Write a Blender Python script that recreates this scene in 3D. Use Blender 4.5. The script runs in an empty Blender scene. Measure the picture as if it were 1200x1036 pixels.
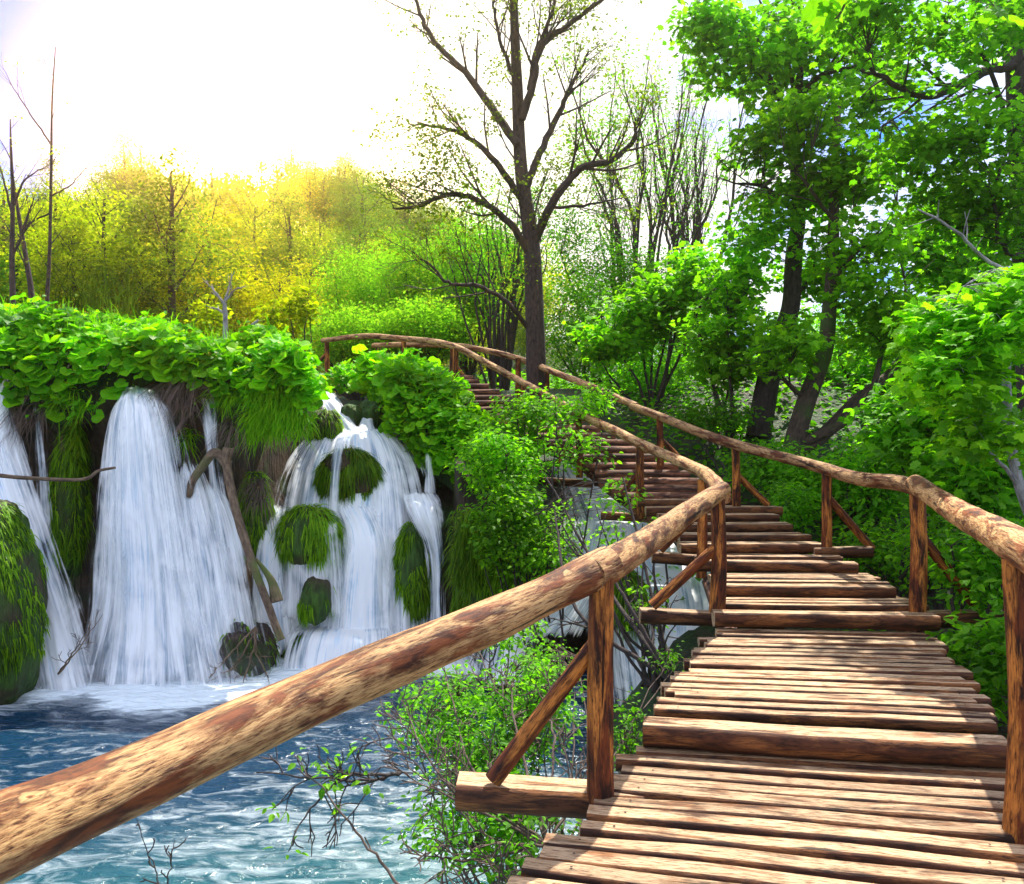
import bpy, math, random
import numpy as np
from mathutils import Vector
random.seed(7); R = np.random.default_rng(11)
F_, CX, HY = 950.0, 600.0, 530.0          # focal length in photo pixels, principal column, horizon row
sc = bpy.context.scene; COL = sc.collection

def P(px, py, Y):
    return np.array([(px-CX)*Y/F_, Y, (HY-py)*Y/F_])

# ------------------------------------------------------------------ helpers
def vnoise(p, seed=0):
    p = np.asarray(p, float); i = np.floor(p).astype(np.int64); f = p-i; f = f*f*(3-2*f)
    def h(a, b, c):
        n = (a*374761393 + b*668265263 + c*2147483647 + seed*974711) & 0xffffffff
        n = ((n ^ (n >> 13))*1274126177) & 0xffffffff
        return ((n ^ (n >> 16)) & 0xffff)/65535.0
    r = 0
    for dx in (0, 1):
        for dy in (0, 1):
            for dz in (0, 1):
                w = (f[..., 0] if dx else 1-f[..., 0])*(f[..., 1] if dy else 1-f[..., 1])*(f[..., 2] if dz else 1-f[..., 2])
                r = r + w*h(i[..., 0]+dx, i[..., 1]+dy, i[..., 2]+dz)
    return r*2-1
def fbm(p, o=4, seed=0):
    p = np.asarray(p, float); a = 1; r = 0; s = 0
    for k in range(o):
        r = r + a*vnoise(p*(2**k)+17.3*k, seed+k); s += a; a *= .5
    return r/s
def unit(v): return v/np.maximum(np.linalg.norm(v, axis=-1, keepdims=True), 1e-9)
def sstep(a, b, x):
    t = np.clip((x-a)/(b-a), 0, 1); return t*t*(3-2*t)

class MB:
    def __init__(s): s.V = []; s.F = []; s.n = 0; s.lc = []; s.uv = []; s.m = []
    def add(s, V, Fs, lc=None, mi=0):
        V = np.asarray(V, float).reshape(-1, 3); s.V.append(V)
        s.lc.append(np.zeros_like(V) if lc is None else np.asarray(lc, float))
        if not isinstance(Fs, list): Fs = [Fs]
        for f in Fs:
            f = np.asarray(f, np.int64); s.F.append(f+s.n)
            s.m.append(np.full(len(f), mi) if np.isscalar(mi) else np.asarray(mi))
        s.n += len(V)
    def build(s, name, mats, parent=None, smooth=True):
        me = bpy.data.meshes.new(name)
        V = np.concatenate(s.V); tot = np.concatenate([np.full(len(f), f.shape[1]) for f in s.F])
        loops = np.concatenate([f.ravel() for f in s.F])
        me.vertices.add(len(V)); me.vertices.foreach_set('co', V.astype(np.float32).ravel())
        me.loops.add(len(loops)); me.loops.foreach_set('vertex_index', loops.astype(np.int32))
        me.polygons.add(len(tot)); st = np.concatenate([[0], np.cumsum(tot)[:-1]])
        me.polygons.foreach_set('loop_start', st.astype(np.int32)); me.polygons.foreach_set('loop_total', tot.astype(np.int32))
        me.polygons.foreach_set('material_index', np.concatenate(s.m).astype(np.int32))
        me.polygons.foreach_set('use_smooth', np.full(len(tot), smooth))
        a = me.attributes.new('lc', 'FLOAT_VECTOR', 'POINT'); a.data.foreach_set('vector', np.concatenate(s.lc).astype(np.float32).ravel())
        me.update(calc_edges=True); me.validate()
        for m in (mats if isinstance(mats, (list, tuple)) else [mats]): me.materials.append(m)
        o = bpy.data.objects.new(name, me); COL.objects.link(o)
        if parent is not None:
            o.parent = parent; o.matrix_parent_inverse = parent.matrix_world.inverted() if False else parent.matrix_basis.inverted()
        return o
def tag(o, label=None, cat=None, group=None, kind=None):
    if label: o['label'] = label
    if cat: o['category'] = cat
    if group: o['group'] = group
    if kind: o['kind'] = kind
    return o
def empty(name, loc, label, cat, group=None):
    o = bpy.data.objects.new(name, None); COL.objects.link(o); o.location = tuple(loc); o.empty_display_size = .2
    return tag(o, label, cat, group)

def catmull(pts, per):
    pts = np.asarray(pts, float)
    if len(pts) == 2:
        t = np.linspace(0, 1, per+1)[:, None]; return pts[0]*(1-t)+pts[1]*t
    E = np.vstack([2*pts[0]-pts[1], pts, 2*pts[-1]-pts[-2]]); out = []
    for i in range(1, len(E)-2):
        t = (np.arange(per)/per)[:, None]; a, b, c, d = E[i-1], E[i], E[i+1], E[i+2]
        out.append(.5*((2*b)+(-a+c)*t+(2*a-5*b+4*c-d)*t**2+(-a+3*b-3*c+d)*t**3))
    out.append(pts[-1][None]); return np.vstack(out)

def tube(mb, pts, rad, seg=8, rough=0.0, caps=True, mi=0, profile=None, capmi=None, seed=None, rscale=1.0):
    """pts (n,3), rad (n,) or scalar. profile: function(angle)->multiplier pair for cross section"""
    pts = np.asarray(pts, float); n = len(pts); rad = np.broadcast_to(np.asarray(rad, float), (n,))
    T = np.gradient(pts, axis=0); T = unit(T)
    up = np.array([0, 0, 1.0]) if abs(T[0][2]) < .9 else np.array([1.0, 0, 0])
    A = np.zeros((n, 3)); a = unit(up-T[0]*np.dot(up, T[0]))
    for i in range(n):
        a = unit(a-T[i]*np.dot(a, T[i])); A[i] = a
    B = np.cross(T, A); th = np.arange(seg)/seg*2*np.pi
    ca, sa = np.cos(th), np.sin(th)
    if profile is not None:
        ca, sa = profile(th)
    rr = rad[:, None]*np.ones(seg)[None]
    s = np.concatenate([[0], np.cumsum(np.linalg.norm(np.diff(pts, axis=0), axis=1))])
    off = R.random(3)*50 if seed is None else np.array([seed*7.1, seed*3.3, seed*5.7])
    if rough:
        q = np.stack([np.broadcast_to(ca, (n, seg))*1.2, np.broadcast_to(sa, (n, seg))*1.2, np.broadcast_to(s[:, None]*rscale*2.2, (n, seg))], -1)+off
        rr = rr*(1+rough*fbm(q, 3)*1.4)
    V = pts[:, None]+A[:, None]*(ca*rr)[..., None]+B[:, None]*(sa*rr)[..., None]
    lc = np.stack([np.broadcast_to(ca, (n, seg))*rad[:, None], np.broadcast_to(sa, (n, seg))*rad[:, None], np.broadcast_to(s[:, None], (n, seg))], -1)+off
    i = np.arange(n-1)[:, None]*seg; j = np.arange(seg)[None]; k = (j+1) % seg
    Fq = np.stack([i+j, i+k, i+seg+k, i+seg+j], -1).reshape(-1, 4)
    mi_f = mi if np.isscalar(mi) else np.tile(np.asarray(mi), n-1)
    V = V.reshape(-1, 3); lc = lc.reshape(-1, 3)
    mb.add(V, Fq, lc, mi_f)
    if caps:
        for e, b in ((0, 0), (n-1, (n-1)*seg)):
            ring = V[b:b+seg]; c = ring.mean(0); lcc = lc[b:b+seg]*[1, 1, 0]+[0, 0, off[2]]
            idx = np.arange(seg); f = np.stack([idx, (idx+1) % seg, np.full(seg, seg)], -1)
            if e == 0: f = f[:, ::-1]
            mb.add(np.vstack([ring, c]), f, np.vstack([lcc, lcc.mean(0)]), mi if capmi is None and np.isscalar(mi) else (capmi or 0))

# leaf templates: (x along, y side, z normal), faces
def _t(v, f): return np.array(v, float), np.array(f)
LEAF = _t([(0, 0, 0), (.5, .32, .1), (1, 0, -.06), (.5, -.32, .1)], [(0, 2, 1), (0, 3, 2)])
LEAF6 = _t([(0, 0, 0), (.3, .27, .07), (.68, .22, .03), (1, 0, -.12), (.68, -.22, .03), (.3, -.27, .07), (.5, 0, -.02)],
           [(6, 1, 0), (6, 2, 1), (6, 3, 2), (6, 4, 3), (6, 5, 4), (6, 0, 5)])
_mo = [(0, 0, 0), (-.10, .30, -.05), (.12, .36, -.02), (.22, .62, -.12), (.42, .44, -.01), (.62, .46, -.05), (.70, .22, 0), (1, 0, -.16),
       (.70, -.22, 0), (.62, -.46, -.05), (.42, -.44, -.01), (.22, -.62, -.12), (.12, -.36, -.02), (-.10, -.30, -.05)]
MAPLE = _t(_mo+[(.3, 0, -.03)], [(14, (i+1) % 14, i) for i in range(14)])
_r = [(.5+.5*math.cos(a)*(1 if i else .35), .56*math.sin(a)*(1 if i else 0), .05+.08*math.cos(a*4+1)) for i, a in enumerate(np.linspace(math.pi, -math.pi, 13)[:-1])]
ROUND = _t(_r+[(.42, 0, -.10)], [(12, (i+1) % 12, i) for i in range(12)])
def leaves(mb, p, d, nrm, size, T=LEAF, mi=0):
    tv, tf = T; N = len(p)
    d = unit(d); nrm = unit(nrm-d*np.sum(d*nrm, -1, keepdims=True)); sd = np.cross(nrm, d)
    size = np.broadcast_to(size, (N,))[:, None, None]
    V = p[:, None]+size*(tv[None, :, 0:1]*d[:, None]+tv[None, :, 1:2]*sd[:, None]+tv[None, :, 2:3]*nrm[:, None])
    Fq = (np.arange(N)[:, None, None]*len(tv)+tf[None]).reshape(-1, tf.shape[1])
    mb.add(V.reshape(-1, 3), Fq, None, mi)
def blades(mb, p, d, L, w, grav=.6, k=4, mi=0, side=None):
    """grass / hanging moss blades: start p, direction d, bending down"""
    N = len(p); d = unit(d); sd = unit(np.cross(d, [0, 0, 1.0])+R.normal(0, .3, (N, 3))) if side is None else side
    L = np.broadcast_to(L, (N,))[:, None]; w = np.broadcast_to(w, (N,))[:, None]; rows = []
    for i in range(k):
        t = i/(k-1); c = p+d*L*t+np.array([0, 0, -1.0])*grav*L*t*t; ww = w*(1-t)**.6+.0004
        rows += [c-sd*ww, c+sd*ww]
    V = np.stack(rows, 1).reshape(-1, 3); b = np.arange(N)[:, None, None]*2*k
    q = np.array([[2*i, 2*i+1, 2*i+3, 2*i+2] for i in range(k-1)]); mb.add(V, (b+q[None]).reshape(-1, 4), None, mi)
def randdir(N): return unit(R.normal(0, 1, (N, 3)))
def spray(centers, n, rad, flat=.35, size=.1, droop=.25, szvar=.35):
    """leaf positions round each twig tip: flattened, tilted discs of leaves"""
    C = np.repeat(centers, n, 0); tilt = np.repeat(R.normal(0, .35, (len(centers), 2)), n, 0)
    o = R.normal(0, 1, (len(C), 3))*[rad, rad, rad*flat]*.6; o[:, 2] += tilt[:, 0]*o[:, 0]+tilt[:, 1]*o[:, 1]
    d = unit(o+R.normal(0, rad*.5, o.shape))*[1, 1, .6]+[0, 0, -droop]
    up = np.array([0, 0, 1.0])+R.normal(0, .45, o.shape)
    return C+o, d, up, size*(1+R.uniform(-szvar, szvar, len(C)))

# ------------------------------------------------------------------ materials
def mat(name):
    m = bpy.data.materials.new(name); m.use_nodes = True; nt = m.node_tree; nt.nodes.clear()
    out = nt.nodes.new('ShaderNodeOutputMaterial'); return m, nt, out
def N(nt, t, **kw):
    n = nt.nodes.new('ShaderNode'+t)
    for k, v in kw.items():
        if k in n.inputs: n.inputs[k].default_value = v
        else: setattr(n, k, v)
    return n
def L(nt, a, b): nt.links.new(a, b)
def ramp(nt, fac, stops):
    r = nt.nodes.new('ShaderNodeValToRGB'); e = r.color_ramp.elements
    while len(e) > 1: e.remove(e[0])
    e[0].position = stops[0][0]; e[0].color = (*stops[0][1], 1) if len(stops[0][1]) == 3 else stops[0][1]
    for p, c in stops[1:]:
        x = e.new(p); x.color = (*c, 1)
    L(nt, fac, r.inputs['Fac']); return r
def g3(x): return (x, x, x)
def mul(nt, vec, s):
    m = N(nt, 'VectorMath', operation='MULTIPLY'); L(nt, vec, m.inputs[0]); m.inputs[1].default_value = s; return m.outputs[0]
def mixc(nt, f, a, b):
    m = nt.nodes.new('ShaderNodeMix'); m.data_type = 'RGBA'
    for s, v in ((0, f), (6, a), (7, b)):
        if hasattr(v, 'node'): L(nt, v, m.inputs[s])
        else: m.inputs[s].default_value = v if s == 0 else (*v, 1)
    return m.outputs[2]
def bump(nt, h, st, dist, b):
    n = N(nt, 'Bump', Strength=st, Distance=dist); L(nt, h, n.inputs['Height']); L(nt, n.outputs[0], b.inputs['Normal'])

def leaf_mat(name, cols, trans=.45, tmul=(1.25, 1.35, .5), rough=.55, spec=.22):
    m, nt, out = mat(name); g = N(nt, 'NewGeometry')
    k = len(cols); r = ramp(nt, g.outputs['Random Per Island'], [(i/(k-1), c) for i, c in enumerate(cols)])
    nz = N(nt, 'TexNoise', Scale=.55, Detail=2.0); L(nt, g.outputs['Position'], nz.inputs['Vector'])
    r2 = ramp(nt, nz.outputs['Fac'], [(.32, g3(.60)), (.66, g3(1.2))])
    mm = nt.nodes.new('ShaderNodeMix'); mm.data_type = 'RGBA'; mm.blend_type = 'MULTIPLY'; mm.inputs[0].default_value = 1
    L(nt, r.outputs[0], mm.inputs[6]); L(nt, r2.outputs[0], mm.inputs[7]); c = mm.outputs[2]
    b = N(nt, 'BsdfPrincipled', Roughness=rough); b.inputs['Specular IOR Level'].default_value = spec; L(nt, c, b.inputs['Base Color'])
    t = N(nt, 'BsdfTranslucent'); tm = nt.nodes.new('ShaderNodeMix'); tm.data_type = 'RGBA'; tm.blend_type = 'MULTIPLY'; tm.inputs[0].default_value = 1
    L(nt, c, tm.inputs[6]); tm.inputs[7].default_value = (*[x*1.6 for x in tmul], 1); L(nt, tm.outputs[2], t.inputs['Color'])
    x = N(nt, 'MixShader', Fac=trans); L(nt, b.outputs[0], x.inputs[1]); L(nt, t.outputs[0], x.inputs[2]); L(nt, x.outputs[0], out.inputs[0])
    return m
M = {}
M['leaf_fresh'] = leaf_mat('leaf_fresh', [(.06, .19, .005), (.14, .37, .008), (.24, .50, .012)], .52)
M['leaf_mid'] = leaf_mat('leaf_mid', [(.045, .15, .006), (.10, .31, .008), (.18, .42, .012)], .52)
M['leaf_dark'] = leaf_mat('leaf_dark', [(.018, .06, .010), (.035, .11, .012), (.06, .16, .02)], .35)
M['leaf_yellow'] = leaf_mat('leaf_yellow', [(.13, .21, .006), (.24, .34, .008), (.36, .42, .010)], .55, (1.3, 1.25, .3), .8, .05)
M['leaf_willow'] = leaf_mat('leaf_willow', [(.10, .24, .015), (.17, .36, .02), (.25, .44, .03)], .5, rough=.8, spec=.05)
M['leaf_bur'] = leaf_mat('leaf_bur', [(.05, .20, .004), (.12, .37, .006), (.24, .50, .010)], .45, (1.35, 1.4, .3), .5, .15)
M['leaf_olive'] = leaf_mat('leaf_olive', [(.07, .12, .010), (.12, .19, .012), (.20, .27, .014)], .45, rough=.8, spec=.05)
M['leaf_glow_gold'] = leaf_mat('leaf_glow_gold', [(.20, .27, .006), (.32, .36, .008), (.42, .42, .010)], .55, (1.3, 1.15, .3), .8, .05)  # warm glow of the low sun put into the leaf colour
M['leaf_far'] = leaf_mat('leaf_far', [(.05, .13, .012), (.09, .21, .015), (.15, .28, .02)], .45, rough=.8, spec=.05)
M['grass'] = leaf_mat('grass_blade', [(.06, .19, .004), (.14, .36, .006), (.24, .44, .012)], .45)
M['moss_blade'] = leaf_mat('moss_blade', [(.05, .12, .004), (.12, .27, .005), (.22, .38, .008)], .38)

def wood(name, base, dark, red, knots=True, patch=.5, rough=.7, gs=1.0):
    m, nt, out = mat(name); a = N(nt, 'Attribute', attribute_name='lc')
    v = mul(nt, a.outputs['Vector'], (14*gs, 14*gs, 3.0*gs)); n1 = N(nt, 'TexNoise', Scale=1.6, Detail=8.0, Roughness=.65, Distortion=.4); L(nt, v, n1.inputs['Vector'])
    v2 = mul(nt, a.outputs['Vector'], (60*gs, 60*gs, 7.0*gs)); n2 = N(nt, 'TexNoise', Scale=2.2, Detail=6.0, Roughness=.7); L(nt, v2, n2.inputs['Vector'])
    v3 = mul(nt, a.outputs['Vector'], (9*gs, 9*gs, 1.7*gs)); n3 = N(nt, 'TexNoise', Scale=1.5, Detail=7.0, Roughness=.62, Distortion=.5); L(nt, v3, n3.inputs['Vector'])
    grain = ramp(nt, n2.outputs['Fac'], [(.36, dark), (.45, tuple(.5*(x+y) for x, y in zip(base, red))), (.53, base), (.72, tuple(min(1, x*1.25) for x in base))])
    pt = ramp(nt, n3.outputs['Fac'], [(patch-.05, g3(0)), (patch+.07, g3(1))])
    c = mixc(nt, pt.outputs[0], grain.outputs[0], red)
    redg = ramp(nt, n1.outputs['Fac'], [(.42, dark), (.58, red)])
    c = mixc(nt, pt.outputs[0], grain.outputs[0], redg.outputs[0])
    h = N(nt, 'Math', operation='ADD'); L(nt, n2.outputs['Fac'], h.inputs[0]); L(nt, pt.outputs[0], h.inputs[1])
    if knots:
        vo = N(nt, 'TexVoronoi', Scale=1.0); v4 = mul(nt, a.outputs['Vector'], (7*gs, 7*gs, 3.0*gs)); nk = N(nt, 'TexNoise', Scale=1.6, Detail=4.0); L(nt, v4, nk.inputs['Vector']); vk = N(nt, 'VectorMath', operation='MULTIPLY_ADD'); L(nt, nk.outputs['Color'], vk.inputs[0]); vk.inputs[1].default_value = (.55, .55, .55); L(nt, v4, vk.inputs[2]); L(nt, vk.outputs[0], vo.inputs['Vector'])
        k = ramp(nt, vo.outputs['Distance'], [(.0, dark), (.035, red), (.05, base), (.10, tuple(.8*x for x in base)), (.125, dark)])
        kf = ramp(nt, vo.outputs['Distance'], [(.105, g3(1)), (.15, g3(0))]); c = mixc(nt, kf.outputs[0], c, k.outputs[0])
    vc = mul(nt, a.outputs['Vector'], (34*gs, 34*gs, 1.6*gs)); nc = N(nt, 'TexNoise', Scale=1.0, Detail=3.0, Distortion=.6); L(nt, vc, nc.inputs['Vector'])
    cr = ramp(nt, nc.outputs['Fac'], [(.30, g3(.12)), (.345, g3(1)), (.485, g3(1)), (.495, g3(.35)), (.505, g3(1))])
    mm = nt.nodes.new('ShaderNodeMix'); mm.data_type = 'RGBA'; mm.blend_type = 'MULTIPLY'; mm.inputs[0].default_value = 1; L(nt, c, mm.inputs[6]); L(nt, cr.outputs[0], mm.inputs[7])
    oi = N(nt, 'ObjectInfo'); orr = ramp(nt, oi.outputs['Random'], [(0, (.70, .68, .66)), (.5, (.95, .93, .90)), (1, (1.12, 1.1, 1.05))]); m3 = nt.nodes.new('ShaderNodeMix'); m3.data_type = 'RGBA'; m3.blend_type = 'MULTIPLY'; m3.inputs[0].default_value = 1
    L(nt, mm.outputs[2], m3.inputs[6]); L(nt, orr.outputs[0], m3.inputs[7])
    b = N(nt, 'BsdfPrincipled', Roughness=rough); L(nt, m3.outputs[2], b.inputs['Base Color']); b.inputs['Specular IOR Level'].default_value = .25
    bump(nt, h.outputs[0], .6, .006, b); L(nt, b.outputs[0], out.inputs[0]); return m
M['rail'] = wood('peeled_rail_wood', (.58, .355, .155), (.06, .018, .008), (.22, .062, .018), patch=.505)
M['post'] = wood('post_wood', (.52, .19, .035), (.020, .006, .003), (.15, .034, .008), patch=.45)
M['log'] = wood('step_log_wood', (.30, .12, .06), (.02, .008, .005), (.08, .03, .016), patch=.47, knots=False)
M['bark_side'] = wood('plank_side_wood', (.24, .095, .03), (.03, .012, .006), (.10, .035, .015), patch=.45, knots=False)
M['plank'] = wood('sawn_plank_wood', (.53, .375, .225), (.06, .024, .011), (.26, .11, .04), patch=.55, knots=False)
def bark(name, c1, c2, moss=None, sc_=9.0):
    m, nt, out = mat(name); a = N(nt, 'Attribute', attribute_name='lc'); v = mul(nt, a.outputs['Vector'], (sc_, sc_, sc_*.35))
    n1 = N(nt, 'TexNoise', Scale=2.5, Detail=8.0, Roughness=.7); L(nt, v, n1.inputs['Vector'])
    r = ramp(nt, n1.outputs['Fac'], [(.35, c1), (.68, c2)]); c = r.outputs[0]
    if moss:
        g = N(nt, 'NewGeometry'); n2 = N(nt, 'TexNoise', Scale=1.3, Detail=5.0); L(nt, g.outputs['Position'], n2.inputs['Vector'])
        f = ramp(nt, n2.outputs['Fac'], [(.52, g3(0)), (.62, g3(1))]); c = mixc(nt, f.outputs[0], c, moss)
    b = N(nt, 'BsdfPrincipled', Roughness=.9); L(nt, c, b.inputs['Base Color']); bump(nt, n1.outputs['Fac'], 1.0, .03, b); L(nt, b.outputs[0], out.inputs[0]); return m
M['bark'] = bark('bark_brown', (.012, .007, .006), (.10, .06, .048))
M['bark_dark'] = bark('bark_dark', (.012, .009, .008), (.075, .05, .045))
M['bark_grey'] = bark('bark_grey', (.10, .09, .10), (.42, .40, .42))
M['bark_moss'] = bark('bark_mossy', (.02, .014, .01), (.11, .07, .05), (.05, .09, .015))
M['nail'] = bark('rusty_nail', (.01, .007, .006), (.04, .02, .012))
M['drift'] = bark('driftwood', (.05, .03, .02), (.28, .19, .12), (.10, .13, .03))
M['twig'] = bark('twig', (.05, .03, .022), (.20, .14, .11))
def rockm(name, c1, c2, moss, mf):
    m, nt, out = mat(name); g = N(nt, 'NewGeometry'); n1 = N(nt, 'TexNoise', Scale=2.4, Detail=9.0, Roughness=.65); L(nt, g.outputs['Position'], n1.inputs['Vector'])
    v = mul(nt, g.outputs['Position'], (14, 14, 2.0)); n2 = N(nt, 'TexNoise', Scale=1.2, Detail=5.0); L(nt, v, n2.inputs['Vector'])
    r = ramp(nt, n1.outputs['Fac'], [(.32, c1), (.66, c2)]); r2 = ramp(nt, n2.outputs['Fac'], [(.3, tuple(x*.3 for x in moss)), (.7, moss)])
    n3 = N(nt, 'TexNoise', Scale=1.0, Detail=5.0); L(nt, g.outputs['Position'], n3.inputs['Vector']); f = ramp(nt, n3.outputs['Fac'], [(mf-.04, g3(0)), (mf+.06, g3(1))])
    b = N(nt, 'BsdfPrincipled', Roughness=.75); L(nt, mixc(nt, f.outputs[0], r.outputs[0], r2.outputs[0]), b.inputs['Base Color'])
    h = N(nt, 'Math', operation='ADD'); L(nt, n1.outputs['Fac'], h.inputs[0]); L(nt, n2.outputs['Fac'], h.inputs[1]); bump(nt, h.outputs[0], 1.0, .08, b); L(nt, b.outputs[0], out.inputs[0]); return m
M['cliff'] = rockm('wet_cliff', (.012, .008, .006), (.085, .05, .028), (.05, .10, .01), .58)
M['mossrock'] = rockm('moss_rock', (.02, .012, .006), (.07, .045, .02), (.05, .13, .008), .48)
M['wetrock'] = rockm('wet_rock', (.01, .007, .006), (.07, .04, .03), (.04, .08, .01), .60)
M['soil'] = rockm('leaf_litter_ground', (.012, .010, .006), (.06, .04, .02), (.03, .07, .01), .46)

def water_fall_mat(name, dens=.5, col=(.96, .98, 1.0), tint=(.62, .82, 1.0), fine=32):
    m, nt, out = mat(name); a = N(nt, 'Attribute', attribute_name='lc')   # x across (m), y along (m), z edge factor 0..1
    v = mul(nt, a.outputs['Vector'], (fine, 1.1, 0)); n1 = N(nt, 'TexNoise', Scale=1.0, Detail=5.0, Roughness=.6); L(nt, v, n1.inputs['Vector'])
    v2 = mul(nt, a.outputs['Vector'], (7, .55, 0)); n2 = N(nt, 'TexNoise', Scale=1.0, Detail=3.0); L(nt, v2, n2.inputs['Vector'])
    s = N(nt, 'Math', operation='ADD'); L(nt, n1.outputs['Fac'], s.inputs[0]); L(nt, n2.outputs['Fac'], s.inputs[1])
    sp = N(nt, 'SeparateXYZ'); L(nt, a.outputs['Vector'], sp.inputs[0])
    e = N(nt, 'MapRange'); e.inputs['From Min'].default_value = 0; e.inputs['From Max'].default_value = 1; e.inputs['To Min'].default_value = -.75; e.inputs['To Max'].default_value = dens-.5
    L(nt, sp.outputs['Z'], e.inputs['Value'])
    v5 = mul(nt, a.outputs['Vector'], (2.6, 1.5, 0)); n5 = N(nt, 'TexNoise', Scale=1.0, Detail=3.0, Distortion=.8); L(nt, v5, n5.inputs['Vector'])
    s5 = N(nt, 'Math', operation='MULTIPLY_ADD'); L(nt, n5.outputs['Fac'], s5.inputs[0]); s5.inputs[1].default_value = .7; L(nt, s.outputs[0], s5.inputs[2]); s6 = N(nt, 'Math', operation='SUBTRACT'); L(nt, s5.outputs[0], s6.inputs[0]); s6.inputs[1].default_value = .35; s = s6
    t = N(nt, 'Math', operation='ADD'); L(nt, s.outputs[0], t.inputs[0]); L(nt, e.outputs[0], t.inputs[1])
    al = ramp(nt, t.outputs[0], [(.62, g3(0)), (.80, g3(.55)), (1.0, g3(1))])
    cc = ramp(nt, s.outputs[0], [(.62, tint), (.98, col), (1.0, (.95, .98, 1))]) 
    # the ramps clamp at 1: halve the inputs
    for r_, src in ((al, t.outputs[0]), (cc, s.outputs[0])):
        h = N(nt, 'Math', operation='MULTIPLY'); h.inputs[1].default_value = .5; L(nt, src, h.inputs[0]); L(nt, h.outputs[0], r_.inputs['Fac'])
    for el, p in zip(al.color_ramp.elements, (.34, .46, .62)): el.position = p
    for el, p in zip(cc.color_ramp.elements, (.36, .50, .60)): el.position = p
    d = N(nt, 'BsdfDiffuse'); L(nt, cc.outputs[0], d.inputs[0]); tr = N(nt, 'BsdfTranslucent'); L(nt, cc.outputs[0], tr.inputs[0])
    x = N(nt, 'MixShader', Fac=.14); L(nt, d.outputs[0], x.inputs[1]); L(nt, tr.outputs[0], x.inputs[2])
    bp = N(nt, 'Bump', Strength=.18, Distance=.03); L(nt, n1.outputs['Fac'], bp.inputs['Height']); L(nt, bp.outputs[0], d.inputs['Normal'])
    tp = N(nt, 'BsdfTransparent'); y = N(nt, 'MixShader'); L(nt, al.outputs[0], y.inputs[0]); L(nt, tp.outputs[0], y.inputs[1]); L(nt, x.outputs[0], y.inputs[2])
    L(nt, y.outputs[0], out.inputs[0]); return m
M['fall'] = water_fall_mat('falling_water', .66)
M['fall_thin'] = water_fall_mat('falling_water_thin', .50)
M['fall_solid'] = water_fall_mat('falling_water_dense', .98)

# ------------------------------------------------------------------ world, sun, camera
SUN_AZ, SUN_EL = math.radians(21), math.radians(60)      # azimuth from +Y toward +X
w = bpy.data.worlds.new('World'); sc.world = w; w.use_nodes = True; nt = w.node_tree; nt.nodes.clear()
wo = N(nt, 'OutputWorld'); bg = N(nt, 'Background', Strength=1.0); sky = nt.nodes.new('ShaderNodeTexSky'); sky.sky_type = 'NISHITA'; sky.sun_disc = False
sky.sun_elevation = SUN_EL; sky.sun_rotation = SUN_AZ; sky.dust_density = 1.0; sky.ozone_density = 2.5
tc = N(nt, 'TexCoord'); mp = N(nt, 'Mapping'); mp.inputs['Scale'].default_value = (1.6, 1.6, 3.6); L(nt, tc.outputs['Generated'], mp.inputs[0])
cn = N(nt, 'TexNoise', Scale=3.1, Detail=9.0, Roughness=.6, Distortion=.5); L(nt, mp.outputs[0], cn.inputs['Vector'])
gl = N(nt, 'VectorMath', operation='DOT_PRODUCT'); L(nt, tc.outputs['Generated'], gl.inputs[0]); gd = Vector((-318, 950, 335)).normalized(); gl.inputs[1].default_value = gd
bl = N(nt, 'VectorMath', operation='DOT_PRODUCT'); L(nt, tc.outputs['Generated'], bl.inputs[0]); bl.inputs[1].default_value = Vector((-640, 950, 500)).normalized()
gr = ramp(nt, gl.outputs['Value'], [(.80, g3(0)), (.98, g3(.30))]); br = ramp(nt, bl.outputs['Value'], [(.885, g3(0)), (.955, g3(.30)), (1.0, g3(.62))])
a1 = N(nt, 'Math', operation='ADD'); L(nt, cn.outputs['Fac'], a1.inputs[0]); L(nt, gr.outputs[0], a1.inputs[1])
a2 = N(nt, 'Math', operation='SUBTRACT'); L(nt, a1.outputs[0], a2.inputs[0]); L(nt, br.outputs[0], a2.inputs[1])
cf = ramp(nt, a2.outputs[0], [(.36, g3(0)), (.64, g3(1))])
sk = N(nt, 'VectorMath', operation='MULTIPLY'); L(nt, sky.outputs[0], sk.inputs[0]); sk.inputs[1].default_value = (.008, .055, .150)
glow = ramp(nt, gl.outputs['Value'], [(0, g3(.98)), (.6, g3(.85)), (.90, g3(.66)), (.97, (.95, .93, .85)), (1.0, (1.3, 1.2, .9))])  # behind the camera the sky is brightened to lift the shaded falls
pos_ = N(nt, 'Math', operation='MAXIMUM'); L(nt, gl.outputs['Value'], pos_.inputs[0]); pos_.inputs[1].default_value = 0
acc = mixc(nt, cf.outputs[0], sk.outputs[0], glow.outputs[0])
for ex, col_ in ((1600.0, (580, 350, 85)), (220.0, (16.0, 10.5, 3.2)), (45.0, (.18, .15, .08))):     # the sun burning through the cloud, low over the hill
    pw_ = N(nt, 'Math', operation='POWER'); L(nt, pos_.outputs[0], pw_.inputs[0]); pw_.inputs[1].default_value = ex
    ma = N(nt, 'VectorMath', operation='MULTIPLY_ADD'); L(nt, pw_.outputs[0], ma.inputs[0]); ma.inputs[1].default_value = col_; L(nt, acc, ma.inputs[2]); acc = ma.outputs[0]
L(nt, acc, bg.inputs[0]); w.cycles.sampling_method = 'MANUAL'; w.cycles.sample_map_resolution = 1024; L(nt, bg.outputs[0], wo.inputs[0])
sd = bpy.data.lights.new('sun', 'SUN'); sd.energy = 4.8; sd.angle = math.radians(.6); sd.color = (1, .94, .82)
so = bpy.data.objects.new('sun', sd); COL.objects.link(so)
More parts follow.
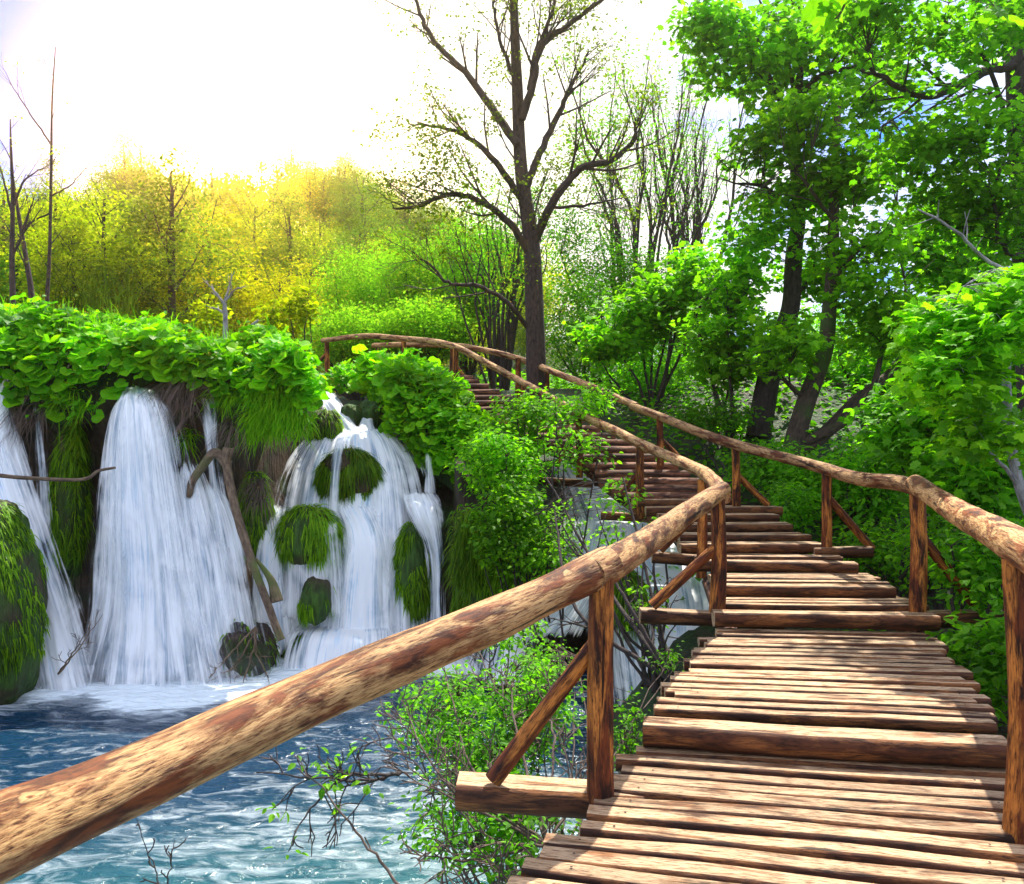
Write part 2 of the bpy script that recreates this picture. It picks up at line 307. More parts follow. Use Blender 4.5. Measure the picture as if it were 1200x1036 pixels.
sv = Vector((math.sin(SUN_AZ)*math.cos(SUN_EL), math.cos(SUN_AZ)*math.cos(SUN_EL), math.sin(SUN_EL)))
so.rotation_euler = sv.to_track_quat('Z', 'Y').to_euler(); so.location = (0, 0, 30)
cam = bpy.data.cameras.new('camera'); co = bpy.data.objects.new('camera', cam); COL.objects.link(co); sc.camera = co
cam.sensor_fit = 'HORIZONTAL'; cam.sensor_width = 36; cam.lens = 36*F_/1200; cam.shift_y = (HY-518)/1200; cam.clip_end = 2000; cam.clip_start = .05
co.rotation_euler = (math.pi/2, 0, 0)
sc.view_settings.view_transform = 'Standard'; sc.view_settings.look = 'None'; sc.view_settings.gamma = 1; sc.view_settings.exposure = 1.12
sc.cycles.max_bounces = 8; sc.cycles.transparent_max_bounces = 24; sc.cycles.sample_clamp_indirect = 6

# ------------------------------------------------------------------ ground
POOL = -3.07
def g(X, Y):
    X = np.asarray(X, float); Y = np.asarray(Y, float)
    rt = -2.5+.9*sstep(2.8, 6, X)+(3.75-.5*sstep(2, 8, X))*sstep(9, 20, Y)      # right bank rising to the terrace
    lf = -3.75+4.75*sstep(12.9, 13.6, Y)
    cas = -3.75+4.7*sstep(12.9, 15.8, Y)
    l = np.where((X > -4.3) & (X < -.9), cas, lf)
    bx = .0+.03*Y+.25*np.sin(Y*1.3)-3.2*sstep(12.2, 14.2, Y)
    m = sstep(bx, bx+1.8, X+0*Y); h = l*(1-m)+rt*m
    h = h+.9*sstep(14, 30, Y)*(X < 50)+.12*fbm(np.stack([X*.7, Y*.7, 0*X], -1), 3)
    hill = 25*np.exp(-((X+36)/40)**2)+5
    h = h+hill*sstep(38, 125, Y)+2*fbm(np.stack([X*.04, Y*.04, 0*X], -1), 3)*sstep(30, 80, Y)
    back = sstep(-1, -6, Y); h = h*(1-back)+np.where(X < 0, -3.75, -1.8)*back
    return h
def axis(lo, mid0, mid1, hi, st, far):
    a = np.arange(mid0, mid1, st); k = far
    return np.concatenate([mid0-np.geomspace(1, mid0-lo, k)[::-1], a, mid1-1+np.geomspace(1, hi-mid1+1, k)])
gx = axis(-700, -12, 14, 700, .22, 44); gy = axis(-60, -4, 28, 1300, .22, 60)
GX, GY = np.meshgrid(gx, gy); GZ = g(GX, GY)
mb = MB(); nx, ny = len(gx), len(gy); i = (np.arange(ny-1)[:, None]*nx+np.arange(nx-1)[None]).ravel()
mb.add(np.stack([GX, GY, GZ], -1).reshape(-1, 3), np.stack([i, i+1, i+nx+1, i+nx], -1)); tag(mb.build('ground', M['soil']), kind='structure')

# pool water: waves and foam
def pool_mat():
    m, nt, out = mat('pool_water'); g_ = N(nt, 'NewGeometry'); pos = g_.outputs['Position']
    v = mul(nt, pos, (1.3, 3.6, 1)); n1 = N(nt, 'TexNoise', Scale=1.7, Detail=7.0, Roughness=.60, Distortion=1.2); L(nt, v, n1.inputs['Vector'])
    a = N(nt, 'Attribute', attribute_name='lc'); sp = N(nt, 'SeparateXYZ'); L(nt, a.outputs['Vector'], sp.inputs[0])   # x = foam amount, y = shallowness
    s = N(nt, 'Math', operation='MULTIPLY_ADD'); L(nt, sp.outputs['X'], s.inputs[0]); s.inputs[1].default_value = .75; L(nt, n1.outputs['Fac'], s.inputs[2])
    f = ramp(nt, s.outputs[0], [(.57, g3(0)), (.80, g3(.33)), (1.05, g3(1))])
    deep = mixc(nt, sp.outputs['Y'], (.004, .028, .062), (.025, .11, .12))
    c = mixc(nt, f.outputs[0], deep, (.80, .90, .95))
    b = N(nt, 'BsdfPrincipled', IOR=1.33); L(nt, c, b.inputs['Base Color']); rr = ramp(nt, f.outputs[0], [(0, g3(.12)), (1, g3(.8))]); L(nt, rr.outputs[0], b.inputs['Roughness'])
    v2 = mul(nt, pos, (2.2, 5, 1)); n2 = N(nt, 'TexNoise', Scale=2.0, Detail=5.0, Distortion=.6); L(nt, v2, n2.inputs['Vector'])
    bump(nt, n2.outputs['Fac'], .9, .09, b); L(nt, b.outputs[0], out.inputs[0]); return m
M['pool'] = pool_mat()
def water_grid(name, x0, x1, y0, y1, z, st, foamf, shal):
    xs = np.arange(x0, x1, st); ys = np.arange(y0, y1, st); X, Y = np.meshgrid(xs, ys)
    Z = z+.045*fbm(np.stack([X*1.1, Y*2.3, 0*X], -1), 4, 5)+.02*fbm(np.stack([X*4, Y*7, 0*X], -1), 2, 9)
    fo = foamf(X, Y); Z = Z+.05*fo; mb = MB(); nx = len(xs); i = (np.arange(len(ys)-1)[:, None]*nx+np.arange(nx-1)[None]).ravel()
    mb.add(np.stack([X, Y, Z], -1).reshape(-1, 3), np.stack([i, i+1, i+nx+1, i+nx], -1), np.stack([fo, shal(X, Y), 0*X], -1).reshape(-1, 3))
    return tag(mb.build(name, M['pool']), kind='structure')
def foam(X, Y):
    nz = fbm(np.stack([X*.9, Y*.9, 0*X], -1), 3, 21)
    a = 2.4*np.exp(-((X+5.0)/1.9)**2)*sstep(9.2, 11.2, Y+nz*.9)+np.exp(-((X+7.3)/.5)**2)*sstep(10.3, 11.4, Y)*.8+np.exp(-((X+2.3)/1.4)**2)*sstep(11.2, 12.3, Y+nz*.5)
    b = (.10+.16*nz)*sstep(8.6, 5.4, Y)+.12*sstep(-3, -.5, X)*sstep(8, 6, Y)
    return np.clip(a+b+.06, 0, 1)
water_grid('water', -16, 3.5, -8, 13.2, POOL, .07, foam, lambda X, Y: sstep(8.5, 5, Y-X*.3))
bpy.data.objects['water'].name = 'pool_water'
xs = 1
# ------------------------------------------------------------------ cliff behind the falls
def cliffY(X, Z):
    p = np.stack([X*.55, Z*.35, 0*X], -1); n = fbm(p, 5, 3)*.55+fbm(np.stack([X*2.2, Z*.8, 0*X+5], -1), 4, 8)*.18
    zr = (Z+3.07)/4.2
    wall = 12.15+.25*np.cos(X*1.1)-.35*sstep(.55, 1.0, zr)            # slight overhang at the lip
    cas = 12.75+2.4*sstep(0, 1, zr)
    m = sstep(-4.35, -3.9, X)*sstep(-.75, -1.2, X); y = wall*(1-m)+cas*m
    rb = sstep(-.95, -.5, X); y = y*(1-rb)+(11.9+.5*zr+.5*sstep(.2, 1.8, X))*rb
    return y+n
xs = np.arange(-16, 1.6, .09); zs = np.arange(-3.8, 1.65, .09); X, Z = np.meshgrid(xs, zs); Yc = cliffY(X, Z)
top = sstep(.75, 1.6, Z); Yc = Yc+top**2*2.6; Z2 = Z-.1*top
zt_c = np.interp(X, [-4.3, -3.9, -3.3, -2.6, -1.2, -.8, .3, 1.6], [1.5, .98, .95, .55, .50, .2, -1.0, -1.9]); Z2 = -3.8+(Z2+3.8)*(zt_c+3.8)/5.3
mb = MB(); nx = len(xs); i = (np.arange(len(zs)-1)[:, None]*nx+np.arange(nx-1)[None]).ravel()
mb.add(np.stack([X, Yc, Z2], -1).reshape(-1, 3), np.stack([i, i+1, i+nx+1, i+nx], -1)); tag(mb.build('cliff', M['cliff']), kind='structure')

# ------------------------------------------------------------------ rocks with hanging moss
def ico(sub=4):
    import bmesh
    bm = bmesh.new(); bmesh.ops.create_icosphere(bm, subdivisions=sub, radius=1); V = np.array([v.co[:] for v in bm.verts]); Fa = np.array([[v.index for v in f.verts] for f in bm.faces]); bm.free(); return V, Fa
ICO = ico(5)
def rock(name, label, c, r, seed, m='mossrock', moss=0, mlen=.3, rough=.25, cat='rock', ztop=None, mfrac=-.6, mmat='moss_blade', group=None):
    V, Fa = ICO; n = fbm(V*1.3+seed*3.1, 4, seed); k = 1+rough*n*1.6+.06*fbm(V*5+seed, 3, seed)
    W = V*k[:, None]; W = np.sign(W)*np.abs(W)**.88
    W = W*np.array(r)+np.array(c); mb = MB(); mb.add(W, Fa)
    if not moss:
        return tag(mb.build(name, M[m]), label, cat, group)
    o = empty(name, (c[0], c[1], c[2]-r[2]), label, cat, group); mb.build('stone', M[m], o)
    idx = R.integers(0, len(V), moss); nr = unit(V[idx]/np.array(r)); ok = (nr[:, 1] < .5) & (V[idx][:, 2] > mfrac)
    idx, nr = idx[ok], nr[ok]; p = W[idx]+R.normal(0, .02, (len(idx), 3))
    pn = fbm(p*2.2, 3, seed+5); k = pn > -.12; p, nr = p[k], nr[k]
    down = np.array([0, 0, -1.0])-nr*(-nr[:, 2:3]); d = unit(down+.05)*.9+nr*.28+R.normal(0, .20, nr.shape)
    b = MB(); blades(b, p, d, mlen*R.uniform(.5, 1.3, len(p)), .010*R.uniform(.6, 1.4, len(p)), .55); b.build('moss', M[mmat], o)
    return o
def wp(px, py, Y): return P(px, py, Y)
rock('mossy_rock', 'big dark mossy rock at the left edge standing in the pool', P(-4, 708, 10.1), (.50, .7, 1.30), 3, 'mossrock', 12000, .10, .2, mfrac=-.45)
rock('mossy_rock', 'round green moss dome in the middle of the cascade', P(361, 634, 12.25), (.45, .36, .50), 5, 'mossrock', 6000, .16, .12)
rock('mossy_rock', 'tall narrow mossy boulder on the right of the cascade', P(484, 672, 12.5), (.24, .3, .84), 6, 'mossrock', 6000, .14, .12)
rock('mossy_rock', 'wide mossy hump high in the cascade with water strands over it', P(408, 562, 13.1), (.46, .28, .50), 7, 'mossrock', 6000, .2, .15)
rock('mossy_rock', 'small dark mossy stone below the round moss dome', P(371, 703, 11.9), (.22, .25, .34), 8, 'mossrock', 2600, .12, .2)
rock('mossy_rock', 'small mossy stone under the veil of water at the cascade foot', P(372, 768, 12.1), (.5, .35, .38), 9, 'wetrock', 2000, .1, .15)
rock('mossy_rock', 'dark brown rock at the pool edge under the leaning driftwood', P(284, 768, 11.3), (.42, .4, .46), 10, 'wetrock', 1100, .09, .3)
rock('boulder', 'brown mossy boulder beside the top channel of the cascade', P(382, 503, 14.0), (.26, .3, .36), 11, 'mossrock', 1500, .12, .2)
rock('boulder', 'left one of the two small wet brown stones between the upper streams', P(412, 488, 14.9), (.22, .25, .25), 12, 'mossrock', 0)
rock('boulder', 'right one of the two small wet brown stones between the upper streams', P(434, 487, 15.0), (.22, .22, .27), 13, 'mossrock', 0)
rock('boulder', 'low mossy ledge under the round leaved plants beside the cascade', P(480, 535, 14.2), (.55, .4, .25), 14, 'mossrock', 2000, .12, .3)
rock('mossy_rock', 'rounded mossy outcrop hanging beside the left fall', P(84, 590, 12.0), (.17, .3, 1.1), 15, 'mossrock', 5000, .16, .2)
rock('mossy_rock', 'green mossy bulge below the grass between the falls and the cascade', P(300, 610, 12.3), (.20, .3, .7), 16, 'mossrock', 3000, .16, .2)
rock('mossy_rock', 'long dark mossy bank right of the cascade behind the shrub', P(582, 672, 11.9), (.62, .4, .9), 17, 'mossrock', 16000, .22, .12)
rock('boulder', 'dark mossy stone in the chute below the staircase', P(735, 700, 10.6), (.20, .25, .38), 18, 'mossrock', 2000, .2, .2)
rock('boulder', 'dark wet stone splitting the central fall', P(268, 650, 11.75), (.16, .2, .55), 19, 'wetrock', 0)

# ------------------------------------------------------------------ falling water sheets
def sheet(name, label, rows, m='fall', nu=60, per=10, bulge=.15, flute=.05, seed=0, power=.5, parent=None):
    rows = np.array(rows, float); Lp = np.array([P(r[0], r[2], r[3]) for r in rows]); Rp = np.array([P(r[1], r[2], r[3]) for r in rows])
    A = catmull(Lp, per); B = catmull(Rp, per); n = len(A); u = np.linspace(0, 1, nu); V = A[:, None]*(1-u)[None, :, None]+B[:, None]*u[None, :, None]
    arc = np.sqrt(np.maximum(0, 1-(2*u-1)**2)); V[..., 1] -= bulge*arc[None]
    s = np.concatenate([[0], np.cumsum(np.linalg.norm(np.diff((A+B)/2, axis=0), axis=1))])
    wid = np.linalg.norm(B-A, axis=1).max(); X0 = u[None]*wid*np.ones((n, 1)); S = s[:, None]*np.ones((1, nu))
    nz = fbm(np.stack([X0*5, S*.35, X0*0+seed], -1), 4, seed); V[..., 1] -= flute*nz*2
    V[..., 2] += .03*fbm(np.stack([X0*3, S, X0*0], -1), 2, seed)
    e = np.clip(np.minimum(u, 1-u)*2, 0, 1)**power; e = e[None]*np.ones((n, 1)); tt = S/s[-1]; e = e*np.clip(tt/(.05+.10*np.abs(nz)), .0, 1)
    e = np.where(tt > .94, e*(.55+.45*(1-tt)/.06), e)
    lc = np.stack([X0+seed*3.7, S+seed*1.3, e], -1); mb = MB(); i = (np.arange(n-1)[:, None]*nu+np.arange(nu-1)[None]).ravel()
    mb.add(V.reshape(-1, 3), np.stack([i, i+nu, i+nu+1, i+1], -1), lc.reshape(-1, 3))
    o = mb.build(name, M[m], parent)
    if parent is None: tag(o, label, 'waterfall')
    return o
def fall(label, loc, sheets):
    o = empty('waterfall', loc, label, 'waterfall')
    for k, s in enumerate(sheets): sheet('water_veil', None, parent=o, **s)
    return o
fall('narrow white waterfall at the left edge behind the mossy rock', P(50, 790, 11.4), [
    dict(rows=[(-60, 14, 425, 12.4), (-55, 22, 440, 11.9), (-45, 38, 520, 11.6), (-15, 72, 620, 11.25), (15, 102, 710, 10.9), (30, 132, 805, 10.5)], seed=1, m='fall_solid', bulge=.2),
    dict(rows=[(-60, 8, 428, 12.3), (-50, 24, 500, 11.6), (-25, 45, 600, 11.4), (10, 85, 800, 11.0)], seed=2, m='fall_thin', bulge=.2),
    dict(rows=[(38, 52, 470, 12.0), (40, 56, 520, 11.65), (42, 70, 620, 11.5)], seed=3, m='fall_thin', bulge=.05, nu=16)])
fall('broad silky white waterfall pouring from the overgrown lip at left', P(190, 795, 11.2), [
    dict(rows=[(158, 192, 452, 12.6), (148, 203, 466, 12.0), (132, 222, 492, 11.72), (120, 236, 550, 11.6), (108, 258, 640, 11.45), (98, 282, 730, 11.3), (82, 300, 800, 11.1)], seed=4, m='fall_solid', bulge=.5, flute=.08, nu=110),
    dict(rows=[(156, 194, 455, 12.5), (136, 218, 484, 11.6), (118, 248, 580, 11.4), (104, 276, 700, 11.2), (70, 310, 805, 10.9)], seed=5, m='fall', bulge=.5, flute=.1, nu=90),
    dict(rows=[(215, 240, 535, 11.9), (205, 262, 570, 11.6), (205, 288, 650, 11.4), (215, 300, 730, 11.25), (210, 322, 800, 11.1)], seed=6, m='fall', bulge=.3, nu=60)])
fall('thin veil of water falling past the bent driftwood', P(250, 570, 11.9), [
    dict(rows=[(232, 242, 455, 12.2), (234, 258, 480, 11.7), (240, 262, 530, 11.6), (240, 280, 600, 11.5)], seed=7, m='fall_thin', bulge=.08, nu=24),
    dict(rows=[(240, 262, 560, 11.7), (232, 290, 610, 11.5), (240, 306, 680, 11.4), (250, 330, 780, 11.2)], seed=8, m='fall', bulge=.25, nu=50)])
fall('wide stepped white cascade over mossy rocks in the middle', P(430, 780, 12.2), [
    dict(rows=[(362, 392, 458, 15.6), (372, 402, 472, 15.0), (388, 418, 495, 14.6), (395, 440, 515, 14.3)], seed=9, m='fall_solid', bulge=.08, nu=30),
    dict(rows=[(425, 436, 486, 15.0), (418, 442, 500, 14.5), (405, 455, 520, 14.2)], seed=10, m='fall_solid', bulge=.08, nu=24),
    dict(rows=[(385, 455, 500, 14.6), (352, 482, 515, 14.0), (328, 504, 545, 13.55), (312, 518, 590, 13.1), (304, 524, 640, 12.8), (298, 526, 700, 12.6), (292, 528, 765, 12.35)], seed=11, m='fall_solid', bulge=.35, flute=.09, nu=130),
    dict(rows=[(398, 418, 506, 14.0), (388, 408, 522, 13.1), (384, 402, 560, 12.75), (378, 402, 615, 12.6)], seed=12, m='fall', bulge=.06, nu=30),
    dict(rows=[(322, 400, 592, 12.95), (312, 412, 612, 12.3), (308, 418, 660, 12.2), (300, 424, 720, 12.1)], seed=13, m='fall_thin', bulge=.25, nu=60, power=.2),
    dict(rows=[(316, 338, 588, 12.9), (304, 334, 630, 12.2), (294, 342, 690, 12.1), (298, 352, 765, 11.95)], seed=14, m='fall_solid', bulge=.15, nu=40),
    dict(rows=[(384, 440, 588, 13.0), (396, 458, 630, 12.4), (386, 464, 690, 12.2), (376, 468, 750, 12.1)], seed=15, m='fall_solid', bulge=.2, nu=50),
    dict(rows=[(468, 512, 575, 13.1), (470, 524, 595, 12.4), (496, 526, 650, 12.2), (498, 526, 742, 12.05)], seed=16, m='fall', bulge=.12, nu=40),
    dict(rows=[(494, 512, 520, 13.6), (496, 508, 540, 13.2), (490, 516, 580, 12.9)], seed=17, m='fall_thin', bulge=.05, nu=16),
    dict(rows=[(345, 470, 728, 12.5), (330, 478, 742, 11.75), (322, 480, 765, 11.55), (318, 482, 792, 11.4)], seed=18, m='fall_solid', bulge=.25, nu=80, flute=.05),
    dict(rows=[(420, 530, 735, 12.7), (420, 560, 752, 11.8), (415, 590, 790, 11.2)], seed=19, m='fall_solid', bulge=.15, nu=50)])
fall('blue white chute of water rushing under the log staircase', P(770, 820, 9.5), [
    dict(rows=[(640, 735, 520, 15.0), (640, 770, 548, 14.3), (650, 830, 592, 13.3), (668, 850, 645, 12.3), (690, 858, 702, 11.2), (700, 862, 772, 10.2), (706, 880, 845, 9.2)], seed=20, m='fall_solid', bulge=.1, nu=80, flute=.025),
    dict(rows=[(650, 745, 600, 12.9), (640, 740, 640, 12.2), (625, 720, 690, 11.6), (560, 700, 745, 11.0)], seed=21, m='fall', bulge=.15, nu=60),
    dict(rows=[(555, 640, 700, 11.6), (550, 640, 740, 11.0), (535, 630, 800, 10.3)], seed=22, m='fall', bulge=.1, nu=40)])
fall('small white cascade tumbling down behind the right handrail', P(830, 560, 14.5), [
    dict(rows=[(716, 750, 500, 18.0), (738, 775, 512, 17.2), (755, 830, 530, 16.2), (790, 868, 552, 15.3), (810, 885, 585, 14.4)], seed=23, m='fall_solid', bulge=.1, nu=50)])
sheet('side_stream', None, [(960, 1100, 600, 15), (980, 1120, 615, 13.6), (985, 1160, 640, 12.4), (1000, 1250, 690, 10.4)], m='fall_solid', nu=50, bulge=0, seed=24)
tag(bpy.data.objects['side_stream'], 'white stream glimpsed through the leaves behind the right handrail', 'stream')

# ------------------------------------------------------------------ boardwalk
bw = empty('wooden_boardwalk', P(900, 975, 3.6), 'long rustic log boardwalk and staircase with peeled log handrails climbing through the forest', 'boardwalk')
def prof_half(th):
    c, s = np.cos(th), np.sin(th); c2 = np.minimum(c, .52); return c2, s*1.05
PLK_SEG = 20
_th = np.arange(PLK_SEG)/PLK_SEG*2*np.pi
_top = [1 if (math.cos(a) > .50 and math.cos(b) > .50) else 0 for a, b in zip(_th, np.roll(_th, -1))]
def plank(a, b, r, name='plank', flat=True, label=None, rough=.10):
    """log from a to b lying across the walk; axis a (top surface level)"""
    n = 14; t = np.linspace(0, 1, n)[:, None]; a = np.array(a, float); b = np.array(b, float)
    pts = a*(1-t)+b*t; wob = fbm(np.concatenate([t*3, t*0+R.random()*99, t*0], 1), 2)
    pts[:, 1] += wob*.022; pts[:, 2] += fbm(np.concatenate([t*2, t*0+R.random()*99, t*0], 1), 2)*.008
    mb = MB(); rr = r*(1+.12*(R.random()-.5)+.10*fbm(np.concatenate([t*2.5, t*0+R.random()*99, t*0], 1), 2))
    if flat:
        pts[:, 2] -= r*.52; tube(mb, pts, rr, PLK_SEG, rough, mi=_top, profile=prof_half, capmi=1, rscale=.6)
        if a[1] < 7:
            for t_ in (R.uniform(.07, .10), R.uniform(.90, .93)):
                c_ = a*(1-t_)+b*t_+[0, R.uniform(-.01, .01), .004]; q_ = np.arange(8)/8*2*np.pi; mb.add(np.concatenate([np.stack([c_[0]+.006*np.cos(q_), c_[1]+.006*np.sin(q_), c_[2]+0*q_], -1), [c_+[0, 0, .002]]]), np.array([[i_, (i_+1) % 8, 8] for i_ in range(8)]), None, 2)
        o = mb.build(name, [M['bark_side'], M['plank'], M['nail']], bw)
    else:
        pts[:, 2] -= r; tube(mb, pts, rr, 14, rough, rscale=.6); o = mb.build(name, [M['log']], bw)
    if label: o['label'] = label
    return o
def gpt(px, py, z): return P(px, py, -z*F_/(py-HY))
def section(n0, f0, z, n, r, jit=.05):
    (a, b), (c, d) = n0, f0; a, b, c, d = gpt(*a, z), gpt(*b, z), gpt(*c, z), gpt(*d, z)
    for k in range(n):
        t = (k+.5)/n; l = a*(1-t)+c*t; q = b*(1-t)+d*t; ax = unit(q-l)
        plank(l+ax*R.uniform(-.09, .06)+[0, 0, R.uniform(-.014, .012)], q+ax*R.uniform(-.05, .07)+[0, R.uniform(-.01, .01), R.uniform(-.008, .008)], r*R.uniform(.92, 1.05))
section(((540, 1120), (1300, 1250)), ((746, 872), (1181, 898)), -1.62, 15, .053, )
plank(gpt(754, 843, -1.47)+[0, 0, .0], gpt(1182, 868, -1.47), .098, 'step_log', True, 'thick split log step with a dark bark face')
section(((766, 830), (1168, 850)), ((836, 737), (1093, 741)), -1.47, 18, .049)
plank(gpt(836, 716, -1.32), gpt(1097, 720, -1.32), .082, 'step_log', True)
section(((842, 707), (1090, 710)), ((850, 696), (1050, 698)), -1.32, 5, .050)
plank(gpt(846, 684, -1.22), gpt(1047, 687, -1.22), .078, 'step_log', True)
section(((845, 680), (1035, 682)), ((835, 669), (1012, 671)), -1.22, 5, .050)
plank(gpt(815, 656, -1.12), gpt(1003, 659, -1.12), .078, 'step_log', True)
section(((812, 652), (990, 654)), ((808, 648), (972, 650)), -1.12, 2, .06)
steps = [(800, 968, 637, 8.95), (796, 948, 626, 9.4), (790, 926, 614, 9.8), (775, 910, 603, 10.2), (760, 911, 594, 10.55), (745, 864, 586, 10.95), (735, 848, 578, 11.3), (718, 826, 569, 11.7),
    (704, 815, 560, 12.1), (697, 805, 551, 12.5), (688, 792, 542, 12.9), (676, 770, 532, 13.3), (662, 755, 523, 13.7), (636, 742, 515, 14.1), (618, 724, 507, 14.5), (598, 704, 499, 14.9), (580, 680, 491, 15.3),
    (572, 655, 484, 15.65), (553, 636, 476.5, 16.0), (533, 616, 469, 16.4), (516, 602, 463, 16.75), (504, 588, 456.5, 17.1), (495, 574, 450, 17.4), (486, 562, 445, 17.7), (478, 552, 440.5, 18.0), (466, 545, 440, 18.4), (452, 532, 440, 18.8), (436, 518, 440, 19.3)]
rungs = [(P(820, 657, 8.4), P(1003, 659, 8.3))]
for k, (xl, xr, y, Yd) in enumerate(steps):
    sk_ = min(.3, max(0, (k-8)*.025)); a, b = P(xl, y, Yd+sk_*.5), P(xr, y, Yd-sk_*.5); a[2] = b[2] = (HY-y)*Yd/F_
    rungs.append((a, b)); plank(a+[R.uniform(-.06, .04), 0, 0], b+[R.uniform(-.04, .06), 0, 0], .078*R.uniform(.9, 1.08), 'step_log', k < 6, rough=.06)
    if k < 9: plank(a+[R.uniform(-.06, .04), .17, 0], b+[R.uniform(-.04, .06), .17, 0], .075, 'step_log', k < 6)
    else: plank(a+[0, .13, -.10], b+[0, .13, -.10], .07, 'step_log', False)
def beam(pts, r, name='beam', m='log', seg=12, per=6, rough=.05, flat=False):
    mb = MB(); c = catmull(pts, per); tube(mb, c, r, seg, rough); return mb.build(name, M[m], bw)
for side in (0, 1):                                     # stringers carrying the logs
    ins = .16 if side == 0 else -.16
    beam([r_[side]+np.array([ins, 0, -.24]) for r_ in rungs[1::3]], .085, 'stringer', per=4)
    pts = [gpt(*((600, 1100) if side == 0 else (1230, 1180)), -1.62), gpt(*((762, 868) if side == 0 else (1150, 896)), -1.62)]
    beam([p+np.array([0, 0, -.2]) for p in pts], .08, 'stringer')
    pts = [gpt(*((790, 832) if side == 0 else (1135, 850)), -1.47), gpt(*((846, 740) if side == 0 else (1080, 741)), -1.47)]
    beam([p+np.array([0, 0, -.2]) for p in pts], .08, 'stringer')
    pts = [gpt(*((856, 718) if side == 0 else (1080, 720)), -1.35), P(832 if side == 0 else 985, 660, 8.4)]
    beam([p+np.array([0, 0, -.2]) for p in pts], .08, 'stringer')
# cross beams sticking out under the posts
def cbeam(a, b, r):
    a, b = np.array(a), np.array(b); n = 12; t = np.linspace(0, 1, n)[:, None]; mb = MB(); tube(mb, a*(1-t)+b*t, r, PLK_SEG, .05, mi=_top, profile=prof_half, capmi=1); return mb.build('cross_beam', [M['bark_side'], M['plank']], bw)
cbeam(P(536, 924, 3.95), P(760, 935, 3.9)+[.6, 0, -.05], .10)
cbeam(P(750, 719, 7.15), P(850, 723, 7.1)+[.5, 0, -.03], .085)
cbeam(P(764, 651, 8.9), P(835, 655, 8.8)+[.3, 0, -.03], .085)
cbeam(P(1080, 721, 6.95)-[.5, 0, .03], P(1168, 722, 6.9), .09)
cbeam(P(985, 643, 8.9)-[.3, 0, .03], P(1022, 645, 8.8), .08)
cbeam(P(704, 603, 11.2), P(745, 606, 11.1)+[.3, 0, 0], .08)
cbeam(P(631, 562, 13.3), P(672, 566, 13.2)+[.3, 0, 0], .08)
# posts: px, y top, y base, depth, radius
for px, y0, y1, Yd, r in [(705, 672, 931, 3.85, .062), (841, 585, 712, 7.1, .068), (823, 562, 664, 8.75, .055), (750, 524, 597, 10.95, .058), (678, 490, 551, 13.0, .055), (612, 450, 501, 14.9, .055), (534, 408, 468, 16.6, .065), (473, 398, 438, 18.4, .06), (383, 400, 436, 20.4, .06),
                          (1193, 655, 978, 3.45, .066), (1075, 572, 713, 6.95, .066), (969, 552, 641, 8.9, .055), (862, 523, 591, 10.7, .055), (773, 489, 552, 12.6, .055), (641, 434, 470, 16.25, .05), (607, 420, 462, 17.2, .06), (530, 405, 448, 18.3, .06), (443, 405, 440, 20.0, .06)]:
    mb = MB(); a, b = P(px+R.uniform(-1, 1), y1, Yd)-[0, 0, .12], P(px, y0, Yd); tube(mb, catmull([a, (a+b)/2+R.normal(0, .008, 3), b], 9), np.linspace(r*1.06, r*.95, 19), 16, .05, rscale=.5); mb.build('post', M['post'], bw)
for (x0, y0, x1, y1, Yd, r) in [(578, 914, 697, 755, 3.88, .045), (764, 710, 840, 640, 7.1, .05), (774, 645, 820, 600, 8.8, .042), (729, 578, 750, 550, 11.0, .042), (650, 546, 677, 512, 13.0, .045), (592, 498, 612, 472, 14.9, .04), (512, 464, 534, 434, 16.6, .045), (456, 438, 473, 416, 18.4, .045), (368, 432, 383, 413, 20.4, .045),
                                (1146, 712, 1077, 626, 6.95, .05), (1022, 643, 970, 583, 8.9, .045), (900, 592, 863, 556, 10.7, .045), (802, 542, 774, 514, 12.6, .04), (551, 450, 531, 424, 18.3, .04), (458, 440, 443, 418, 20.0, .04), (622, 462, 608, 440, 17.2, .04)]:
    mb = MB(); tube(mb, catmull([P(x0, y0, Yd), P((x0+x1)/2, (y0+y1)/2, Yd+.01), P(x1, y1, Yd)], 6), np.linspace(r, r*.92, 13), 12, .06, rscale=.6); mb.build('brace', M['post'], bw)
def rail(pts, label=None):
    pts = np.array(pts, float); c = catmull(np.array([P(*p[:3]) for p in pts]), 9); r = catmull(np.stack([pts[:, 3], pts[:, 3]*0], -1), 9)[:, 0]
    s = np.concatenate([[0], np.cumsum(np.linalg.norm(np.diff(c, axis=0), axis=1))]); q = np.stack([s*1.6, s*0+R.random()*50, s*0], -1)
    c[:, 2] += fbm(q, 2)*r*.10; c[:, 0] += fbm(q+30, 2)*r*.10
    bulge = 1+.05*fbm(q*2+9, 2); mb = MB(); tube(mb, c, r*bulge, 28, .045, rscale=1.0); o = mb.build('handrail', M['rail'], bw)
    if label: o['label'] = label
rail([(-80, 1020, 1.5, .088), (40, 968, 1.78, .090), (165, 912, 2.08, .088), (300, 848, 2.42, .088), (440, 785, 2.85, .090), (560, 734, 3.25, .090), (645, 694, 3.6, .088), (712, 662, 3.95, .092)], 'massive near handrail log with pale sunlit top')
rail([(690, 673, 3.8, .080), (718, 659, 4.05, .084), (760, 633, 4.95, .084), (800, 605, 6.0, .082), (838, 580, 7.05, .080), (849, 573, 7.2, .066)])
rail([(847, 582, 7.15, .075), (838, 566, 7.7, .072), (823, 553, 8.75, .070), (800, 542, 9.4, .066), (750, 520, 10.95, .066), (715, 502, 12.0, .066), (678, 485, 13.0, .066), (640, 463, 14.2, .064), (612, 448, 14.9, .064), (575, 428, 15.8, .064), (534, 407, 16.6, .066), (505, 400, 17.5, .066), (473, 397, 18.4, .066), (428, 394, 19.4, .066), (378, 399, 20.5, .06)])
